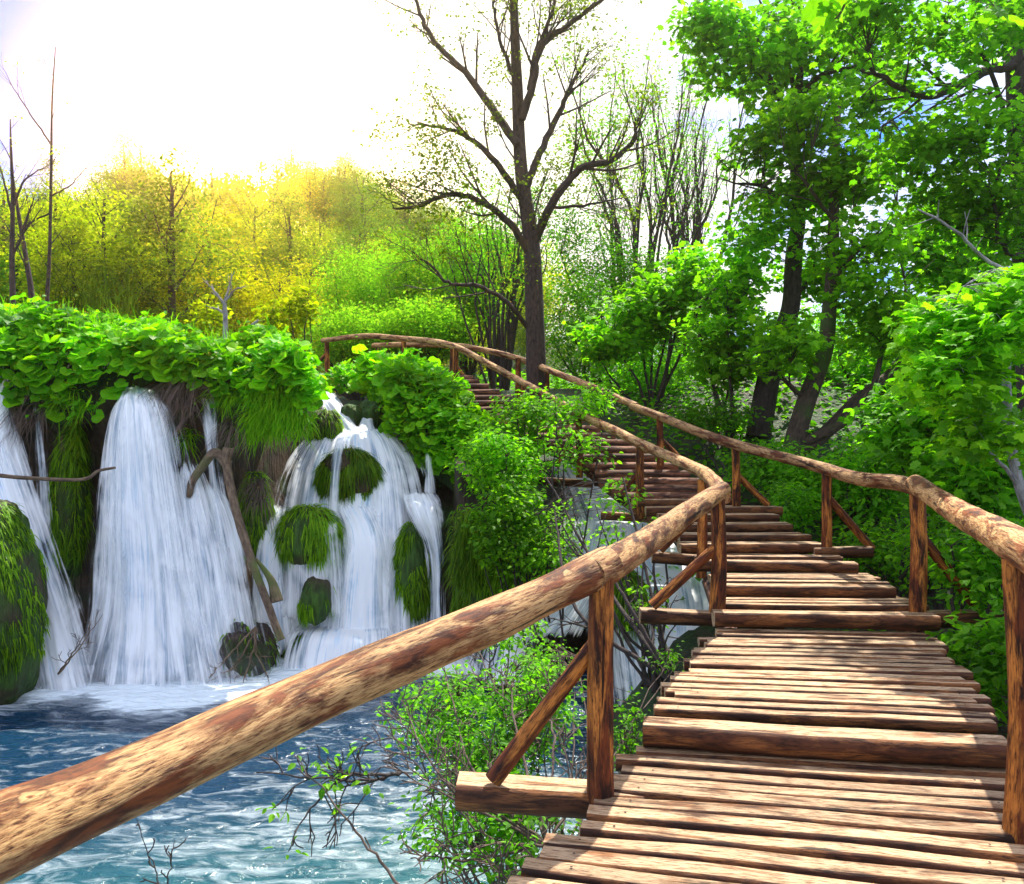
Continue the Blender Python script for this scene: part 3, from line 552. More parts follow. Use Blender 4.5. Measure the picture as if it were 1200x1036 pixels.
rail([(1290, 700, 2.6, .088), (1230, 662, 3.1, .084), (1190, 638, 3.55, .080), (1135, 607, 4.8, .080), (1095, 582, 6.0, .078), (1073, 568, 6.9, .082)])
rail([(1082, 574, 6.7, .066), (1050, 565, 7.4, .072), (1010, 562, 8.0, .068), (969, 550, 8.9, .066), (915, 535, 9.9, .066), (862, 521, 10.7, .068), (815, 505, 11.6, .066), (773, 488, 12.6, .066), (740, 476, 13.3, .064)])
rail([(746, 476, 13.2, .058), (722, 466, 13.8, .06), (690, 452, 14.8, .062), (641, 433, 16.2, .062), (634, 430, 16.6, .062), (628, 429, 17.1, .062), (607, 420, 17.3, .064), (570, 411, 17.9, .064), (530, 405, 18.3, .066), (480, 404, 19.2, .066), (437, 405, 20.1, .06)])

# ------------------------------------------------------------------ trees
class Tree:
    def __init__(s): s.limbs = []; s.tips = []
    def limb(s, pts, r0, r1, per=6, wob=.0, lvl=0):
        c = catmull(pts, per); n = len(c)
        if wob: c[1:-1] += R.normal(0, wob, (n-2, 3))
        r = np.linspace(1, 0, n)**.8*(r0-r1)+r1; s.limbs.append((c, r, lvl)); return len(s.limbs)-1
    def sprout(s, ids, k, length, angle=.8, up=.3, r=.35, lvl=1, t0=.25, curve=.2, per=4, shrink=.5):
        new = []
        for i in ids:
            c, rr, _ = s.limbs[i]; n = len(c)
            for q in range(k):
                t = t0+(1-t0)*(q+R.random())/k; a = min(n-2, int(t*(n-1))); f = t*(n-1)-a; p = c[a]*(1-f)+c[a+1]*f; T = unit(c[a+1]-c[a])
                d = unit(T*math.cos(angle)+unit(np.cross(T, R.normal(0, 1, 3)))*math.sin(angle)*R.uniform(.7, 1.2)+np.array([0, 0, up]))
                Lh = length*R.uniform(.6, 1.25)*(1-shrink*t); pe = unit(R.normal(0, 1, 3)); m = p+d*Lh*.5+pe*curve*Lh*.25; e = p+d*Lh+np.array([0, 0, up*.3*Lh])
                r_ = max(.004, rr[a]*r); new.append(s.limb([p, m, e], r_, max(.003, r_*.3), per, lvl=lvl))
        return new
    def near_twigs(s, centers, r=.006, every=1, lift=.15):
        pts = np.concatenate([c for c, _, _ in s.limbs]); 
        for c in centers[::every]:
            d = np.linalg.norm(pts-c, axis=1); a = pts[np.argmin(d)]; m = (a+c)/2+np.array([0, 0, lift*d.min()])+R.normal(0, .08*d.min(), 3)
            s.limb([a, m, c], r*(1+.8*min(d.min(), 3)), r*.5, 4, lvl=9)
    def wood(s, parent, m, name='trunk', seg0=12):
        mb = MB()
        for c, r, lvl in s.limbs:
            tube(mb, c, r, seg0 if lvl == 0 else (7 if lvl == 1 else (5 if lvl == 2 else 3)), .06 if lvl < 1 else 0, caps=(lvl == 0), rscale=.5)
        return mb.build(name, M[m], parent)
def blobs(bl):
    """bl: (px, py, Y, rx_px, ry_px, depth_m, n) -> points inside ellipsoids, biased outwards"""
    out = []
    for (px, py, Yd, rx, ry, dd, n) in bl:
        v = randdir(n)*(R.random((n, 1))**.45); c = P(px, py, Yd); s_ = Yd/F_; out.append(c+v*np.array([rx*s_, dd, ry*s_]))
    return np.concatenate(out)
def crown(parent, pts, m, n=14, rad=.3, size=.1, T=LEAF, flat=.35, name='crown', droop=.25):
    mb = MB(); leaves(mb, *spray(pts, n, rad, flat, size, droop), T=T); return mb.build(name, M[m], parent, smooth=False)
def ground_at(x, y): return float(g(np.array([x]), np.array([y]))[0])
def rooted(t, px, py, Yd, r0, r1, to, lvl=0):
    """limb from the ground straight below (px,py) up through `to`"""
    p = P(px, py, Yd); z = ground_at(p[0], Yd)-.2
    pts = [p] if p[2] < z+.3 else [np.array([p[0], Yd, z]), p]
    return t.limb(pts+[P(*q) for q in to], r0, r1, 6, lvl=lvl)

# --- the big nearly bare tree in the middle
t = Tree(); Yb = 16.75
tr = rooted(t, 629, 455, Yb, .23, .06, [(627, 380, Yb), (624, 300, Yb), (620, 262, Yb), (610, 190, Yb+.1), (606, 100, Yb+.1), (603, 30, Yb), (600, -60, Yb)])
L1 = [t.limb([P(*q) for q in l], a, b, 6, .01, 1) for l, a, b in [
    ([(622, 300, Yb), (600, 265, Yb-.3), (570, 240, Yb-.7), (530, 228, Yb-1), (490, 242, Yb-1.2), (460, 244, Yb-1.3)], .085, .015),
    ([(612, 235, Yb), (585, 195, Yb-.2), (555, 165, Yb-.4), (520, 150, Yb-.6), (478, 145, Yb-.8)], .08, .012),
    ([(607, 170, Yb), (575, 125, Yb+.2), (545, 85, Yb+.3), (510, 50, Yb+.4), (490, 10, Yb+.5), (478, -30, Yb+.5)], .095, .02),
    ([(622, 290, Yb), (650, 235, Yb-.4), (680, 198, Yb-.6), (715, 188, Yb-.9), (742, 165, Yb-1), (745, 140, Yb-1)], .10, .02),
    ([(650, 243, Yb-.4), (690, 240, Yb-.2), (730, 232, Yb)], .035, .01),
    ([(616, 220, Yb), (632, 180, Yb+.2), (655, 130, Yb+.4), (670, 100, Yb+.5), (690, 60, Yb+.6)], .09, .02),
    ([(611, 140, Yb), (625, 95, Yb-.2), (632, 55, Yb-.3), (665, 30, Yb-.3), (712, -5, Yb-.4)], .09, .03),
    ([(620, 105, Yb-.1), (628, 60, Yb-.1), (645, 20, Yb-.1), (655, -30, Yb)], .06, .02),
    ([(606, 100, Yb), (590, 60, Yb-.3), (580, 20, Yb-.4), (578, -20, Yb-.4)], .05, .015),
    ([(619, 385, Yb), (595, 355, Yb-.6), (560, 335, Yb-.9), (525, 332, Yb-1.2), (505, 312, Yb-1.3), (480, 293, Yb-1.4)], .055, .012)]]
L2 = t.sprout(L1, 11, 1.5, .75, .25, .42, 2); L2 += t.sprout([tr], 12, 1.4, .9, .3, .16, 2, .35); L3 = t.sprout(L2, 5, .6, .6, .15, .5, 3); L4 = t.sprout(L3, 2, .28, .6, .1, .6, 3)
ot = empty('bare_tree', P(629, 460, Yb), 'tall almost bare dark tree rising from the bend of the staircase', 'tree'); t.wood(ot, 'bark')
tips = np.array([t.limbs[i][0][-1] for i in L3+L4]); sel = R.random(len(tips)) < .45; tips = tips[sel]
bb = blobs([(520, 205, Yb-1, 55, 40, .7, 150), (500, 160, Yb-.8, 34, 24, .4, 60), (580, 80, Yb, 14, 18, .25, 16), (660, 205, Yb+.2, 50, 38, .6, 120), (575, 145, Yb, 10, 14, .2, 10), (600, 330, Yb, 40, 40, .6, 30), (530, 245, Yb-.9, 55, 22, .5, 70)])
crown(ot, np.concatenate([tips, bb]), 'leaf_olive', 7, .2, .075, LEAF)

# --- willow clumps behind the stairs
def stems_tree(name, label, base, spread, n, up, r, m, lm, seed, leafn, tipspread=.35, lsz=.06, ksub=7, ln=1.2, sprayn=9, cat='tree', group=None, lean=(0, 0), extra=None):
    t = Tree(); ids = []
    for k in range(n):
        a = R.uniform(0, 2*math.pi); q = R.uniform(.15, 1); top = base+np.array([math.cos(a)*spread*q+lean[0], math.sin(a)*spread*q*.8+lean[1], up*R.uniform(.65, 1.05)])
        st = base+np.array([math.cos(a)*.2, math.sin(a)*.2, -.2]); mid = (st+top)/2+np.array([-math.cos(a), -math.sin(a), 0])*spread*q*.15
        mid = mid+R.normal(0, spread*.12, 3)*[1, 1, .2]; q3 = mid*.5+top*.5+R.normal(0, spread*.10, 3)*[1, 1, .2]; ids.append(t.limb([st, mid, q3, top], r*R.uniform(.6, 1.1), r*.10, 6, .02, 1))
    s2 = t.sprout(ids, ksub, ln, .45, .35, .4, 2, .3); s3 = t.sprout(s2, 3, ln*.4, .5, .2, .5, 3)
    o = empty(name, base, label, cat, group); t.wood(o, m); tp = np.array([t.limbs[i][0][R.integers(2, 5)] for i in s2+s3]); tp = tp[R.random(len(tp)) < leafn]
    if extra: tp = np.concatenate([tp, blobs(extra)])
    crown(o, tp, lm, sprayn, tipspread, lsz); return o
b = lambda px, Yd: np.array([(px-CX)*Yd/F_, Yd, ground_at((px-CX)*Yd/F_, Yd)])
stems_tree('willow_tree', 'slender many stemmed dark willow left of the second willow behind the stairs', b(745, 24), 2.6, 15, 9.6, .075, 'bark_dark', 'leaf_mid', 1, .5, .28, .10, ksub=13, ln=2.0, sprayn=7, lean=(-.2, 0), extra=[(690, 170, 24, 45, 60, .8, 110), (740, 120, 24, 40, 50, .8, 60), (700, 270, 24, 50, 40, .8, 70)])
stems_tree('willow_tree', 'slender many stemmed dark willow with a thick trunk beside the maple foliage', b(800, 26), 2.4, 12, 10.4, .085, 'bark_dark', 'leaf_mid', 2, .3, .28, .10, ksub=12, ln=2.0, sprayn=7, lean=(.6, 0), extra=[(850, 200, 26, 40, 60, .8, 40)])
stems_tree('willow_bush', 'dark multi stemmed bush right behind the bare tree trunk', b(585, 21), 1.8, 18, 5.4, .05, 'bark_dark', 'leaf_mid', 3, .9, .3, .085)

# --- rounded fresh bushes and foliage masses
def bush(name, label, bl, lm='leaf_fresh', n=14, rad=.22, size=.08, T=LEAF, wm='bark_dark', base=None, stems=5, twigs=2, cat='bush', flat=.35, group=None, droop=.25, r=.04):
    pts = blobs(bl); t = Tree(); c = np.array(base) if base is not None else np.array([pts[:, 0].mean(), pts[:, 1].mean(), 0])
    if base is None: c[2] = ground_at(c[0], c[1])
    sel = pts[R.choice(len(pts), min(stems, len(pts)), False)]
    for e in sel:
        s0 = c+np.array([R.uniform(-.15, .15), R.uniform(-.15, .15), -.15]); t.limb([s0, s0*.45+e*.55+[0, 0, -.1]+R.normal(0, .1, 3), e], r, r*.25, 6, .01, 1)
    t.near_twigs(pts, .004, twigs); o = empty(name, c, label, cat, group); t.wood(o, wm, 'stems'); crown(o, pts, lm, n, rad, size, T, flat, 'foliage', droop); return o
for (px, py, rx, ry, Yd, lab) in [(425, 345, 55, 55, 27, 'pale fuzzy willow bush right of the sunlit forest edge'), (480, 330, 45, 60, 25, 'pale fuzzy willow bush with its crown between forest and bare tree'), (545, 320, 50, 62, 24, 'light green willow bush close on the left of the bare tree'),
                                  (420, 395, 60, 30, 22, 'low pale bush behind the top end of the handrail'), (500, 385, 55, 30, 22, 'low pale bush behind the upper railing posts')]:
    bush('willow_bush', lab, [(px, py, Yd, rx, ry, 1.4, 520), (px, py+ry*.7, Yd, rx, ry*.5, 1.2, 160)], 'leaf_willow', 22, .26, .085, stems=14, twigs=6, flat=.8, droop=.1, cat='bush')
bush('bush', 'light green bush filling the gap right of the bare tree trunk', [(690, 385, 21, 60, 60, 1.3, 380), (700, 320, 23, 60, 45, 1, 260), (665, 270, 23, 30, 35, .8, 70), (760, 330, 23, 50, 40, 1, 160)], 'leaf_mid', 18, .3, .09, stems=9, twigs=3)
bush('bush', 'dark green bush at the foot of the willows', [(760, 430, 19, 60, 50, 1.2, 300)], 'leaf_mid', 16, .3, .09, stems=8, twigs=3)
bush('young_maple', 'bright maple sapling with layered leaves in front of the willows', [(770, 360, 17.5, 60, 38, 1.0, 170), (720, 400, 17.5, 45, 28, .8, 90), (815, 330, 17.5, 35, 40, .8, 80)], 'leaf_fresh', 12, .28, .13, MAPLE, stems=9, twigs=1, cat='tree')
bush('young_maple', 'bright maple sapling beside the leaning trunks', [(850, 400, 15.5, 50, 55, .9, 150), (860, 330, 15.5, 35, 35, .8, 70)], 'leaf_fresh', 12, .26, .12, MAPLE, stems=8, twigs=1, cat='tree')

# --- the two dark trunks on the right with a leafy canopy
t = Tree(); Y1 = 15.5
a1_ = rooted(t, 888, 512, Y1, .24, .07, [(897, 462, Y1), (908, 412, Y1), (926, 362, Y1), (930, 300, Y1), (936, 247, Y1), (931, 160, Y1), (937, 90, Y1)])
ls = [t.limb([P(*q) for q in l], a, b_, 5, .01, 1) for l, a, b_ in [
    ([(931, 150, Y1), (905, 100, Y1-.4), (885, 60, Y1-.7), (850, 20, Y1-1)], .07, .02), ([(934, 120, Y1), (960, 90, Y1-.3), (1000, 80, Y1-.6), (1040, 95, Y1-1)], .07, .02), ([(937, 95, Y1), (935, 40, Y1), (925, -30, Y1)], .07, .03),
    ([(935, 250, Y1), (895, 220, Y1-.5), (860, 215, Y1-1)], .05, .015), ([(928, 350, Y1), (970, 310, Y1+.4), (1010, 300, Y1+.5)], .05, .015), ([(936, 130, Y1), (920, 60, Y1+.3), (890, 0, Y1+.3)], .05, .015)]]
t.sprout(ls, 6, 1.2, .8, .1, .45, 2)
pts = blobs([(880, 60, Y1-.8, 75, 50, 1.4, 120), (960, 50, Y1, 80, 55, 1.6, 125), (1010, 120, Y1-.5, 60, 45, 1.2, 75), (900, 165, Y1-.5, 45, 35, 1.0, 60), (960, 215, Y1-.6, 65, 42, 1.2, 110), (890, 265, Y1-.6, 50, 40, 1, 66), (960, 320, Y1+.4, 45, 30, 1, 60), (1030, 40, Y1, 50, 50, 1.4, 50), (830, 30, Y1-1, 35, 30, .8, 50)])
t.near_twigs(pts, .006, 2); o = empty('maple_tree', P(888, 520, Y1), 'tall maple with a curved dark trunk and thick overhanging canopy right of the stairs', 'tree'); t.wood(o, 'bark_dark'); crown(o, pts, 'leaf_mid', 14, .30, .115, MAPLE, .22)
t = Tree(); Y2 = 14.2
rooted(t, 930, 525, Y2, .20, .05, [(945, 470, Y2), (966, 412, Y2), (972, 362, Y2), (976, 300, Y2), (978, 210, Y2), (982, 120, Y2)])
t.limb([P(918, 535, Y2), P(962, 512, Y2), P(1005, 468, Y2), P(1040, 440, Y2+.3), P(1070, 400, Y2+.6)], .15, .04, 6, 0, 0)
t.limb([P(935, 522, Y2), P(985, 497, Y2-.3), P(1020, 460, Y2-.5), P(1035, 405, Y2-.6)], .10, .03, 6, 0, 0)
ls = [t.limb([P(*q) for q in l], a, b_, 5, .01, 1) for l, a, b_ in [([(945, 470, Y2), (915, 440, Y2-.3), (895, 420, Y2-.4)], .05, .015), ([(974, 330, Y2), (1010, 290, Y2-.4), (1050, 270, Y2-.6)], .05, .015), ([(976, 260, Y2), (950, 220, Y2-.4), (930, 200, Y2-.5)], .04, .015), ([(1035, 405, Y2-.5), (1060, 350, Y2-.5), (1055, 300, Y2-.4)], .035, .012)]]
t.sprout(ls, 6, .9, .8, .1, .45, 2)
pts = blobs([(1010, 290, Y2-.3, 60, 45, 1.1, 85), (1040, 380, Y2-.4, 45, 45, 1, 130), (920, 400, Y2-.6, 35, 40, .8, 70), (940, 140, Y2-.5, 45, 30, 1, 60), (1000, 200, Y2-.5, 50, 35, 1, 90), (1010, 340, Y2-.5, 30, 25, .8, 40)])
t.near_twigs(pts, .006, 2); o = empty('maple_tree', P(930, 530, Y2), 'maple with two leaning limbs low behind the right handrail', 'tree'); t.wood(o, 'bark_moss'); crown(o, pts, 'leaf_fresh', 12, .27, .11, MAPLE, .22)
# --- tree on the right edge
t = Tree(); Y3 = 10.5
rooted(t, 1215, 560, Y3, .2, .13, [(1208, 400, Y3), (1202, 250, Y3), (1196, 120, Y3), (1192, 40, Y3), (1188, -60, Y3)])
ls = [t.limb([P(*q) for q in l], a, b_, 5, .008, 1) for l, a, b_ in [
    ([(1195, 75, Y3), (1160, 82, Y3-.2), (1120, 102, Y3-.4), (1085, 112, Y3-.6), (1050, 100, Y3-.8), (1020, 80, Y3-1)], .075, .02), ([(1195, 130, Y3), (1150, 105, Y3-.3), (1110, 120, Y3-.4)], .03, .012),
    ([(1198, 200, Y3), (1185, 160, Y3-.6), (1150, 60, Y3-.9), (1100, 20, Y3-1.2)], .04, .012), ([(1205, 300, Y3), (1175, 290, Y3-.5), (1165, 230, Y3-.8), (1180, 180, Y3-.9)], .035, .012)]]
t.sprout(ls, 8, .8, .8, .0, .45, 2)
pts = blobs([(1100, 60, Y3-1, 75, 45, 1, 62), (1150, 150, Y3-.8, 60, 50, .8, 70), (1080, 175, Y3-.6, 60, 35, .8, 70), (1170, 250, Y3-.5, 45, 60, .8, 90), (1180, 20, Y3-1, 50, 35, .8, 70), (1010, 15, Y3-1.2, 50, 22, .7, 50), (1120, 235, Y3-.5, 50, 35, .7, 80)])
t.near_twigs(pts, .005, 2); o = empty('maple_tree', P(1215, 600, Y3), 'maple with upright trunk on the right edge and a long limb reaching left', 'tree'); t.wood(o, 'bark_dark'); crown(o, pts, 'leaf_mid', 13, .22, .085, MAPLE, .22)
# --- pale barked small tree near right edge
t = Tree(); Y4 = 6.6
rooted(t, 1225, 680, Y4, .05, .022, [(1212, 620, Y4), (1192, 560, Y4), (1182, 490, Y4), (1180, 420, Y4), (1190, 360, Y4), (1215, 300, Y4)])
ls = [t.limb([P(*q) for q in l], a, b_, 5, .004, 1) for l, a, b_ in [([(1196, 572, Y4), (1165, 535, Y4-.1), (1135, 520, Y4-.2), (1130, 495, Y4-.2)], .018, .006), ([(1200, 330, Y4), (1150, 300, Y4-.1), (1120, 270, Y4-.2), (1075, 245, Y4-.2)], .018, .006), ([(1182, 430, Y4), (1150, 400, Y4-.2), (1120, 350, Y4-.3)], .014, .005), ([(1185, 500, Y4), (1150, 470, Y4-.2), (1110, 460, Y4-.3)], .012, .005)]]
t.sprout(ls, 5, .35, .8, .0, .45, 2)
pts = blobs([(1150, 400, Y4-.5, 50, 35, .4, 60), (1110, 440, Y4-.4, 45, 30, .4, 45), (1180, 350, Y4-.5, 35, 30, .4, 45), (1090, 380, Y4-.2, 30, 30, .4, 30), (1160, 500, Y4-.4, 35, 40, .4, 40)])
t.near_twigs(pts, .003, 1); o = empty('young_maple', P(1225, 700, Y4), 'young maple with pale grey bark and big bright leaves close to the right edge', 'tree'); t.wood(o, 'bark_grey'); crown(o, pts, 'leaf_fresh', 12, .16, .082, MAPLE)
# hanging leafy twig at the top
t = Tree(); i0 = t.limb([P(1010, -60, 5), P(995, -10, 5), P(985, 15, 5), P(975, 25, 5)], .012, .004, 5, 0, 1); t.limb([P(1240, -30, 5), P(1120, -45, 5), P(1010, -60, 5)], .02, .012, 5, 0, 1)
pts = np.array([P(985, 12, 5), P(1000, 0, 5), P(1165, 8, 4.6), P(960, 20, 5)]); t.near_twigs(pts, .003)
o = empty('maple_branch', P(1240, -30, 5), 'big pale maple leaves hanging in from the top edge', 'branch'); t.wood(o, 'twig', 'twigs'); crown(o, pts, 'leaf_fresh', 4, .08, .12, MAPLE, name='foliage')

# --- green understorey behind and beside the right handrail
US = [('bush', 'dense maple bush behind the last right handrail log', [(1090, 500, 9.5, 75, 60, .8, 260), (1150, 560, 8.5, 60, 60, .6, 160)], 'leaf_mid', 12, .22, .10, MAPLE),
      ('bush', 'dense bush under the leaning limbs behind the right handrail', [(1030, 560, 11.5, 55, 55, .7, 200), (960, 565, 12.5, 50, 30, .6, 120)], 'leaf_mid', 14, .24, .10, LEAF6),
      ('bush', 'leafy bush filling the right edge below the handrail', [(1160, 660, 7.0, 60, 55, .5, 160), (1125, 800, 6.4, 40, 50, .4, 70), (1180, 760, 6.2, 40, 60, .4, 80)], 'leaf_mid', 12, .17, .085, LEAF6),
      ('bush', 'low bush between the second and third right posts', [(1030, 650, 10.3, 45, 40, .5, 110), (1110, 640, 9.2, 40, 45, .5, 90)], 'leaf_fresh', 12, .2, .085, LEAF6),
      ('bush', 'dark low bush beside the upper steps behind the right handrail', [(900, 545, 13.2, 45, 28, .6, 130), (825, 490, 15, 60, 22, .6, 120), (930, 590, 11.6, 25, 30, .4, 60)], 'leaf_mid', 14, .22, .085, LEAF6),
      ('bush', 'tall shadowy bush behind the leaning trunks', [(930, 450, 19, 80, 60, 1.2, 320), (1060, 430, 18, 90, 70, 1.3, 360)], 'leaf_mid', 14, .34, .13, LEAF6),
      ('bush', 'tall bush beyond the right edge maple', [(1150, 400, 15, 80, 90, 1.2, 380), (1120, 290, 16, 80, 60, 1.2, 260)], 'leaf_mid', 13, .32, .13, MAPLE),
      ('bush', 'broad bush beyond the stairs on the far bank', [(850, 455, 22, 70, 40, 1.3, 220), (1000, 390, 26, 110, 40, 1.5, 300)], 'leaf_mid', 14, .4, .15, LEAF6)]
for nm, lab, bl_, lm, n_, rd, sz, T_ in US: bush(nm, lab, bl_, lm, n_, rd, sz, T_, stems=9, twigs=2, r=.03)
# --- shrub growing through the left railing and over the bank
bush('shrub', 'light green shrub spilling over the left side of the log staircase', [(585, 540, 11.6, 50, 42, .5, 210), (630, 482, 12.6, 55, 24, .5, 120), (598, 620, 11.0, 45, 60, .5, 210), (645, 650, 10.6, 22, 40, .4, 40), (670, 520, 11.8, 45, 35, .4, 34), (690, 468, 13, 40, 20, .4, 40), (725, 580, 10.4, 25, 30, .3, 9)],
     'leaf_fresh', 14, .17, .08, LEAF6, stems=26, twigs=1, base=b(650, 10.8), r=.022, cat='shrub')
bush('shrub', 'thin bare stemmed shrub with few leaves in front of the chute', [(670, 620, 9.6, 50, 50, .4, 26), (740, 640, 9.2, 40, 60, .3, 22), (760, 700, 8.6, 40, 50, .3, 16)], 'leaf_fresh', 8, .12, .065, LEAF6, stems=18, twigs=1, base=P(770, 790, 8.3), r=.02, cat='shrub')
bush('shrub', 'low leafy tangle in front of the water below the near handrail', [(520, 830, 5.6, 65, 45, .5, 150), (560, 880, 5.2, 75, 55, .4, 190), (620, 830, 5.6, 55, 70, .4, 200), (600, 975, 4.6, 60, 60, .4, 130), (530, 960, 4.6, 60, 60, .3, 60), (785, 775, 7.4, 20, 15, .3, 14), (740, 860, 5.8, 22, 50, .3, 34), (640, 770, 7.5, 45, 35, .4, 50)],
     'leaf_mid', 10, .10, .042, LEAF6, stems=34, twigs=1, base=P(620, 1080, 5.2), r=.012, wm='twig', cat='shrub')
bush('shrub', 'small leafy shrub peeking above the middle of the near handrail', [(540, 735, 9, 18, 14, .2, 10), (600, 745, 8.2, 40, 30, .3, 40)], 'leaf_fresh', 10, .12, .06, LEAF6, stems=6, twigs=1, base=P(590, 800, 8.2), r=.012, cat='shrub')

# --- tangles of bare twigs
def tangle(name, label, base, ends, k1, l1, r, m='twig', k2=3, cat='branch', leaf=None, group=None):
    t = Tree(); ids = []
    for e in ends:
        m_ = (base+e)/2+R.normal(0, np.linalg.norm(e-base)*.10, 3); ids.append(t.limb([base, m_, e], r, r*.3, 8, .006, 1))
    s2 = t.sprout(ids, k1, l1, .8, .0, .55, 2, .25, .5); s3 = t.sprout(s2, k2, l1*.45, .7, 0, .6, 3, .3, .5)
    if leaf is None: mb = MB(); [tube(mb, c, r_, 6 if lv < 2 else 4, 0, False) for c, r_, lv in t.limbs]; return tag(mb.build(name, M[m]), label, cat, group)
    o = empty(name, base, label, cat, group); t.wood(o, m, 'twigs'); tp = np.array([t.limbs[i][0][-1] for i in s3]); crown(o, tp[R.random(len(tp)) < leaf], 'leaf_fresh', 5, .06, .05, LEAF6, name='foliage'); return o
tangle('brushwood', 'dense tangle of bare grey twigs below the near handrail', P(640, 990, 4.4), [P(x, y, z_) for x, y, z_ in ((470, 820, 5), (480, 900, 4.8), (520, 780, 5.6), (560, 760, 6), (600, 800, 5.4), (500, 1000, 4.2), (450, 860, 5.2), (560, 1060, 4), (640, 800, 5.5), (530, 940, 4.3), (680, 900, 4.8))], 8, .42, .010, k2=4)
tangle('branch', 'dead twiggy branch reaching out over the pool at the bottom', P(470, 905, 4.6), [P(395, 925, 4.3), P(300, 905, 4.2), P(345, 975, 4.1)], 6, .33, .010, 'bark_dark', 3, leaf=.35)
tangle('branch', 'long bare stick slanting down to the right at the bottom', P(470, 1040, 3.9), [P(345, 885, 4.2)], 3, .12, .008, 'twig', 1)
tangle('branch', 'thin dead twigs rising from the water at the bottom left', P(200, 1060, 4.2), [P(160, 960, 4.3), P(205, 985, 4.2)], 4, .12, .005, 'bark_dark', 1)
tangle('branch', 'dark bent branches crossing the chute right of the near post', P(790, 800, 7.5), [P(700, 640, 8.4), P(650, 600, 9.2), P(730, 560, 9.0), P(640, 560, 9.8), P(770, 690, 7.6)], 5, .5, .028, 'bark_dark', 3)
tangle('branch', 'pile of dry sticks on the rock at the pool edge', P(300, 735, 10.9), [P(245, 795, 10.6), P(262, 790, 10.6), P(315, 795, 10.7), P(285, 800, 10.6)], 4, .3, .016, 'drift', 2)
tangle('branch', 'bare dead branch lying in the white fall near the left rock', P(68, 790, 10.3), [P(105, 735, 10.4), P(120, 720, 10.5)], 5, .3, .012, 'drift', 2)
mb = MB(); tube(mb, catmull([P(-20, 555, 10.4), P(30, 560, 10.5), P(95, 562, 10.6), P(115, 552, 10.7), P(135, 548, 10.9)], 8), np.linspace(.028, .018, 33), 8, .1); tag(mb.build('branch', M['drift']), 'long thin curved branch crossing in front of the left waterfall', 'branch')
o = empty('driftwood', P(325, 745, 11.1), 'weathered driftwood trunk leaning against the fall with a broken bent top', 'driftwood')
mb = MB(); tube(mb, catmull([P(268, 525, 11.2), P(266, 545, 11.2), P(277, 600, 11.1), P(298, 665, 10.95), P(318, 720, 10.85), P(330, 750, 10.8)], 8), [.075]*6+list(np.linspace(.065, .048, 35)), 12, .22); mb.build('trunk', M['drift'], o)
mb = MB(); tube(mb, catmull([P(268, 545, 11.25), P(252, 530, 11.2), P(236, 548, 11.2), P(225, 565, 11.2), P(222, 582, 11.25)], 7), np.linspace(.07, .045, 29), 12, .3); mb.build('limb', M['drift'], o); mb = MB(); tube(mb, catmull([P(300, 655, 11.0), P(318, 680, 11.0), P(325, 705, 10.95)], 7), np.linspace(.02, .085, 15), 10, .3); mb.build('limb', M['drift'], o)
mb = MB(); tube(mb, catmull([P(196, 517, 11.3), P(212, 497, 11.5), P(230, 478, 11.8)], 5), .024, 8, .1); tag(mb.build('branch', M['twig']), 'short grey stick jutting over the crest of the main fall', 'branch')

# ------------------------------------------------------------------ butterbur and hanging grass on the cliff
def bur_patch(x0, x1, n, front, back, ztop, zlow, size=.2, mbx=None):
    X = R.uniform(x0, x1, n); s_ = R.random(n)**.8; th = s_*math.pi*.78                  # 0 = low front, up and over
    zt, zl, fr, bk = ztop(X), zlow(X), front(X), back(X)
    Yp = fr+(bk-fr)*(1-np.cos(th))/2*1.0-.25*np.sin(th*1.2); Zp = zl+(zt-zl)*np.sin(np.minimum(th*1.15, math.pi/2))
    p = np.stack([X, Yp, Zp], -1)+R.normal(0, .07, (n, 3)); q = fbm(p*1.6, 3, 33); p[:, 2] += q*.36
    nr = np.stack([R.normal(0, .35, n), -.75*np.cos(th)-.15, .55+.5*np.sin(th)], -1)+R.normal(0, .22, (n, 3)); d = np.stack([R.normal(0, .6, n), -np.abs(R.normal(.6, .4, n)), -.35+R.normal(0, .25, n)], -1)
    leaves(mbx, p, d, nr, size*R.uniform(.6, 1.1, n)**1.6*(1+.35*q), ROUND)
    k = R.random(n) < .5; leaves(mbx, p[k]+R.normal(0, .12, (k.sum(), 3)), d[k], nr[k], size*.35*R.uniform(.5, 1.2, k.sum()), LEAF6)
    k = R.random(n) < .22; blades(mbx, p[k], d[k]*.5+[0, -.2, 1.0], R.uniform(.2, .5, k.sum()), .006, .5, 4)
def stalks(mbx, pts, L_=.3): blades(mbx, pts, np.tile([0, .3, -1.0], (len(pts), 1)), L_, .006, .0, 3)
pw = lambda xs_, ys_: (lambda X: np.interp(X, xs_, ys_))
mb = MB()
zt = pw([-12, -7.9, -7, -6, -5, -4.4, -3.6, -3.1, -2.85], [2.2, 2.15, 2.08, 1.95, 1.72, 1.74, 1.7, 1.45, .95])
zl = pw([-12, -7.9, -7.3, -6.3, -5.7, -5.3, -4.9, -4.3, -3.7, -3.1], [1.5, 1.45, .75, .65, .95, 1.15, 1.15, .95, .85, .85])
bur_patch(-12, -2.85, 5600, pw([-12, -3], [11.45, 11.6]), pw([-12, -4, -3.4, -2.9], [15, 14.6, 13.1, 12.3]), zt, zl, .23, mb)
tag(mb.build('butterbur', M['leaf_bur'], smooth=False), 'thick mat of round bright green leaves covering the cliff top', 'ground cover', kind='stuff')
mb = MB()
bur_patch(-2.9, -.9, 1500, pw([-2.9, -.9], [15.8, 13.3]), pw([-2.9, -.9], [18, 15.6]), pw([-2.9, -1.9, -.9], [1.75, 1.65, 1.05]), pw([-2.9, -1.9, -.9], [1.2, .75, .2]), .24, mb)
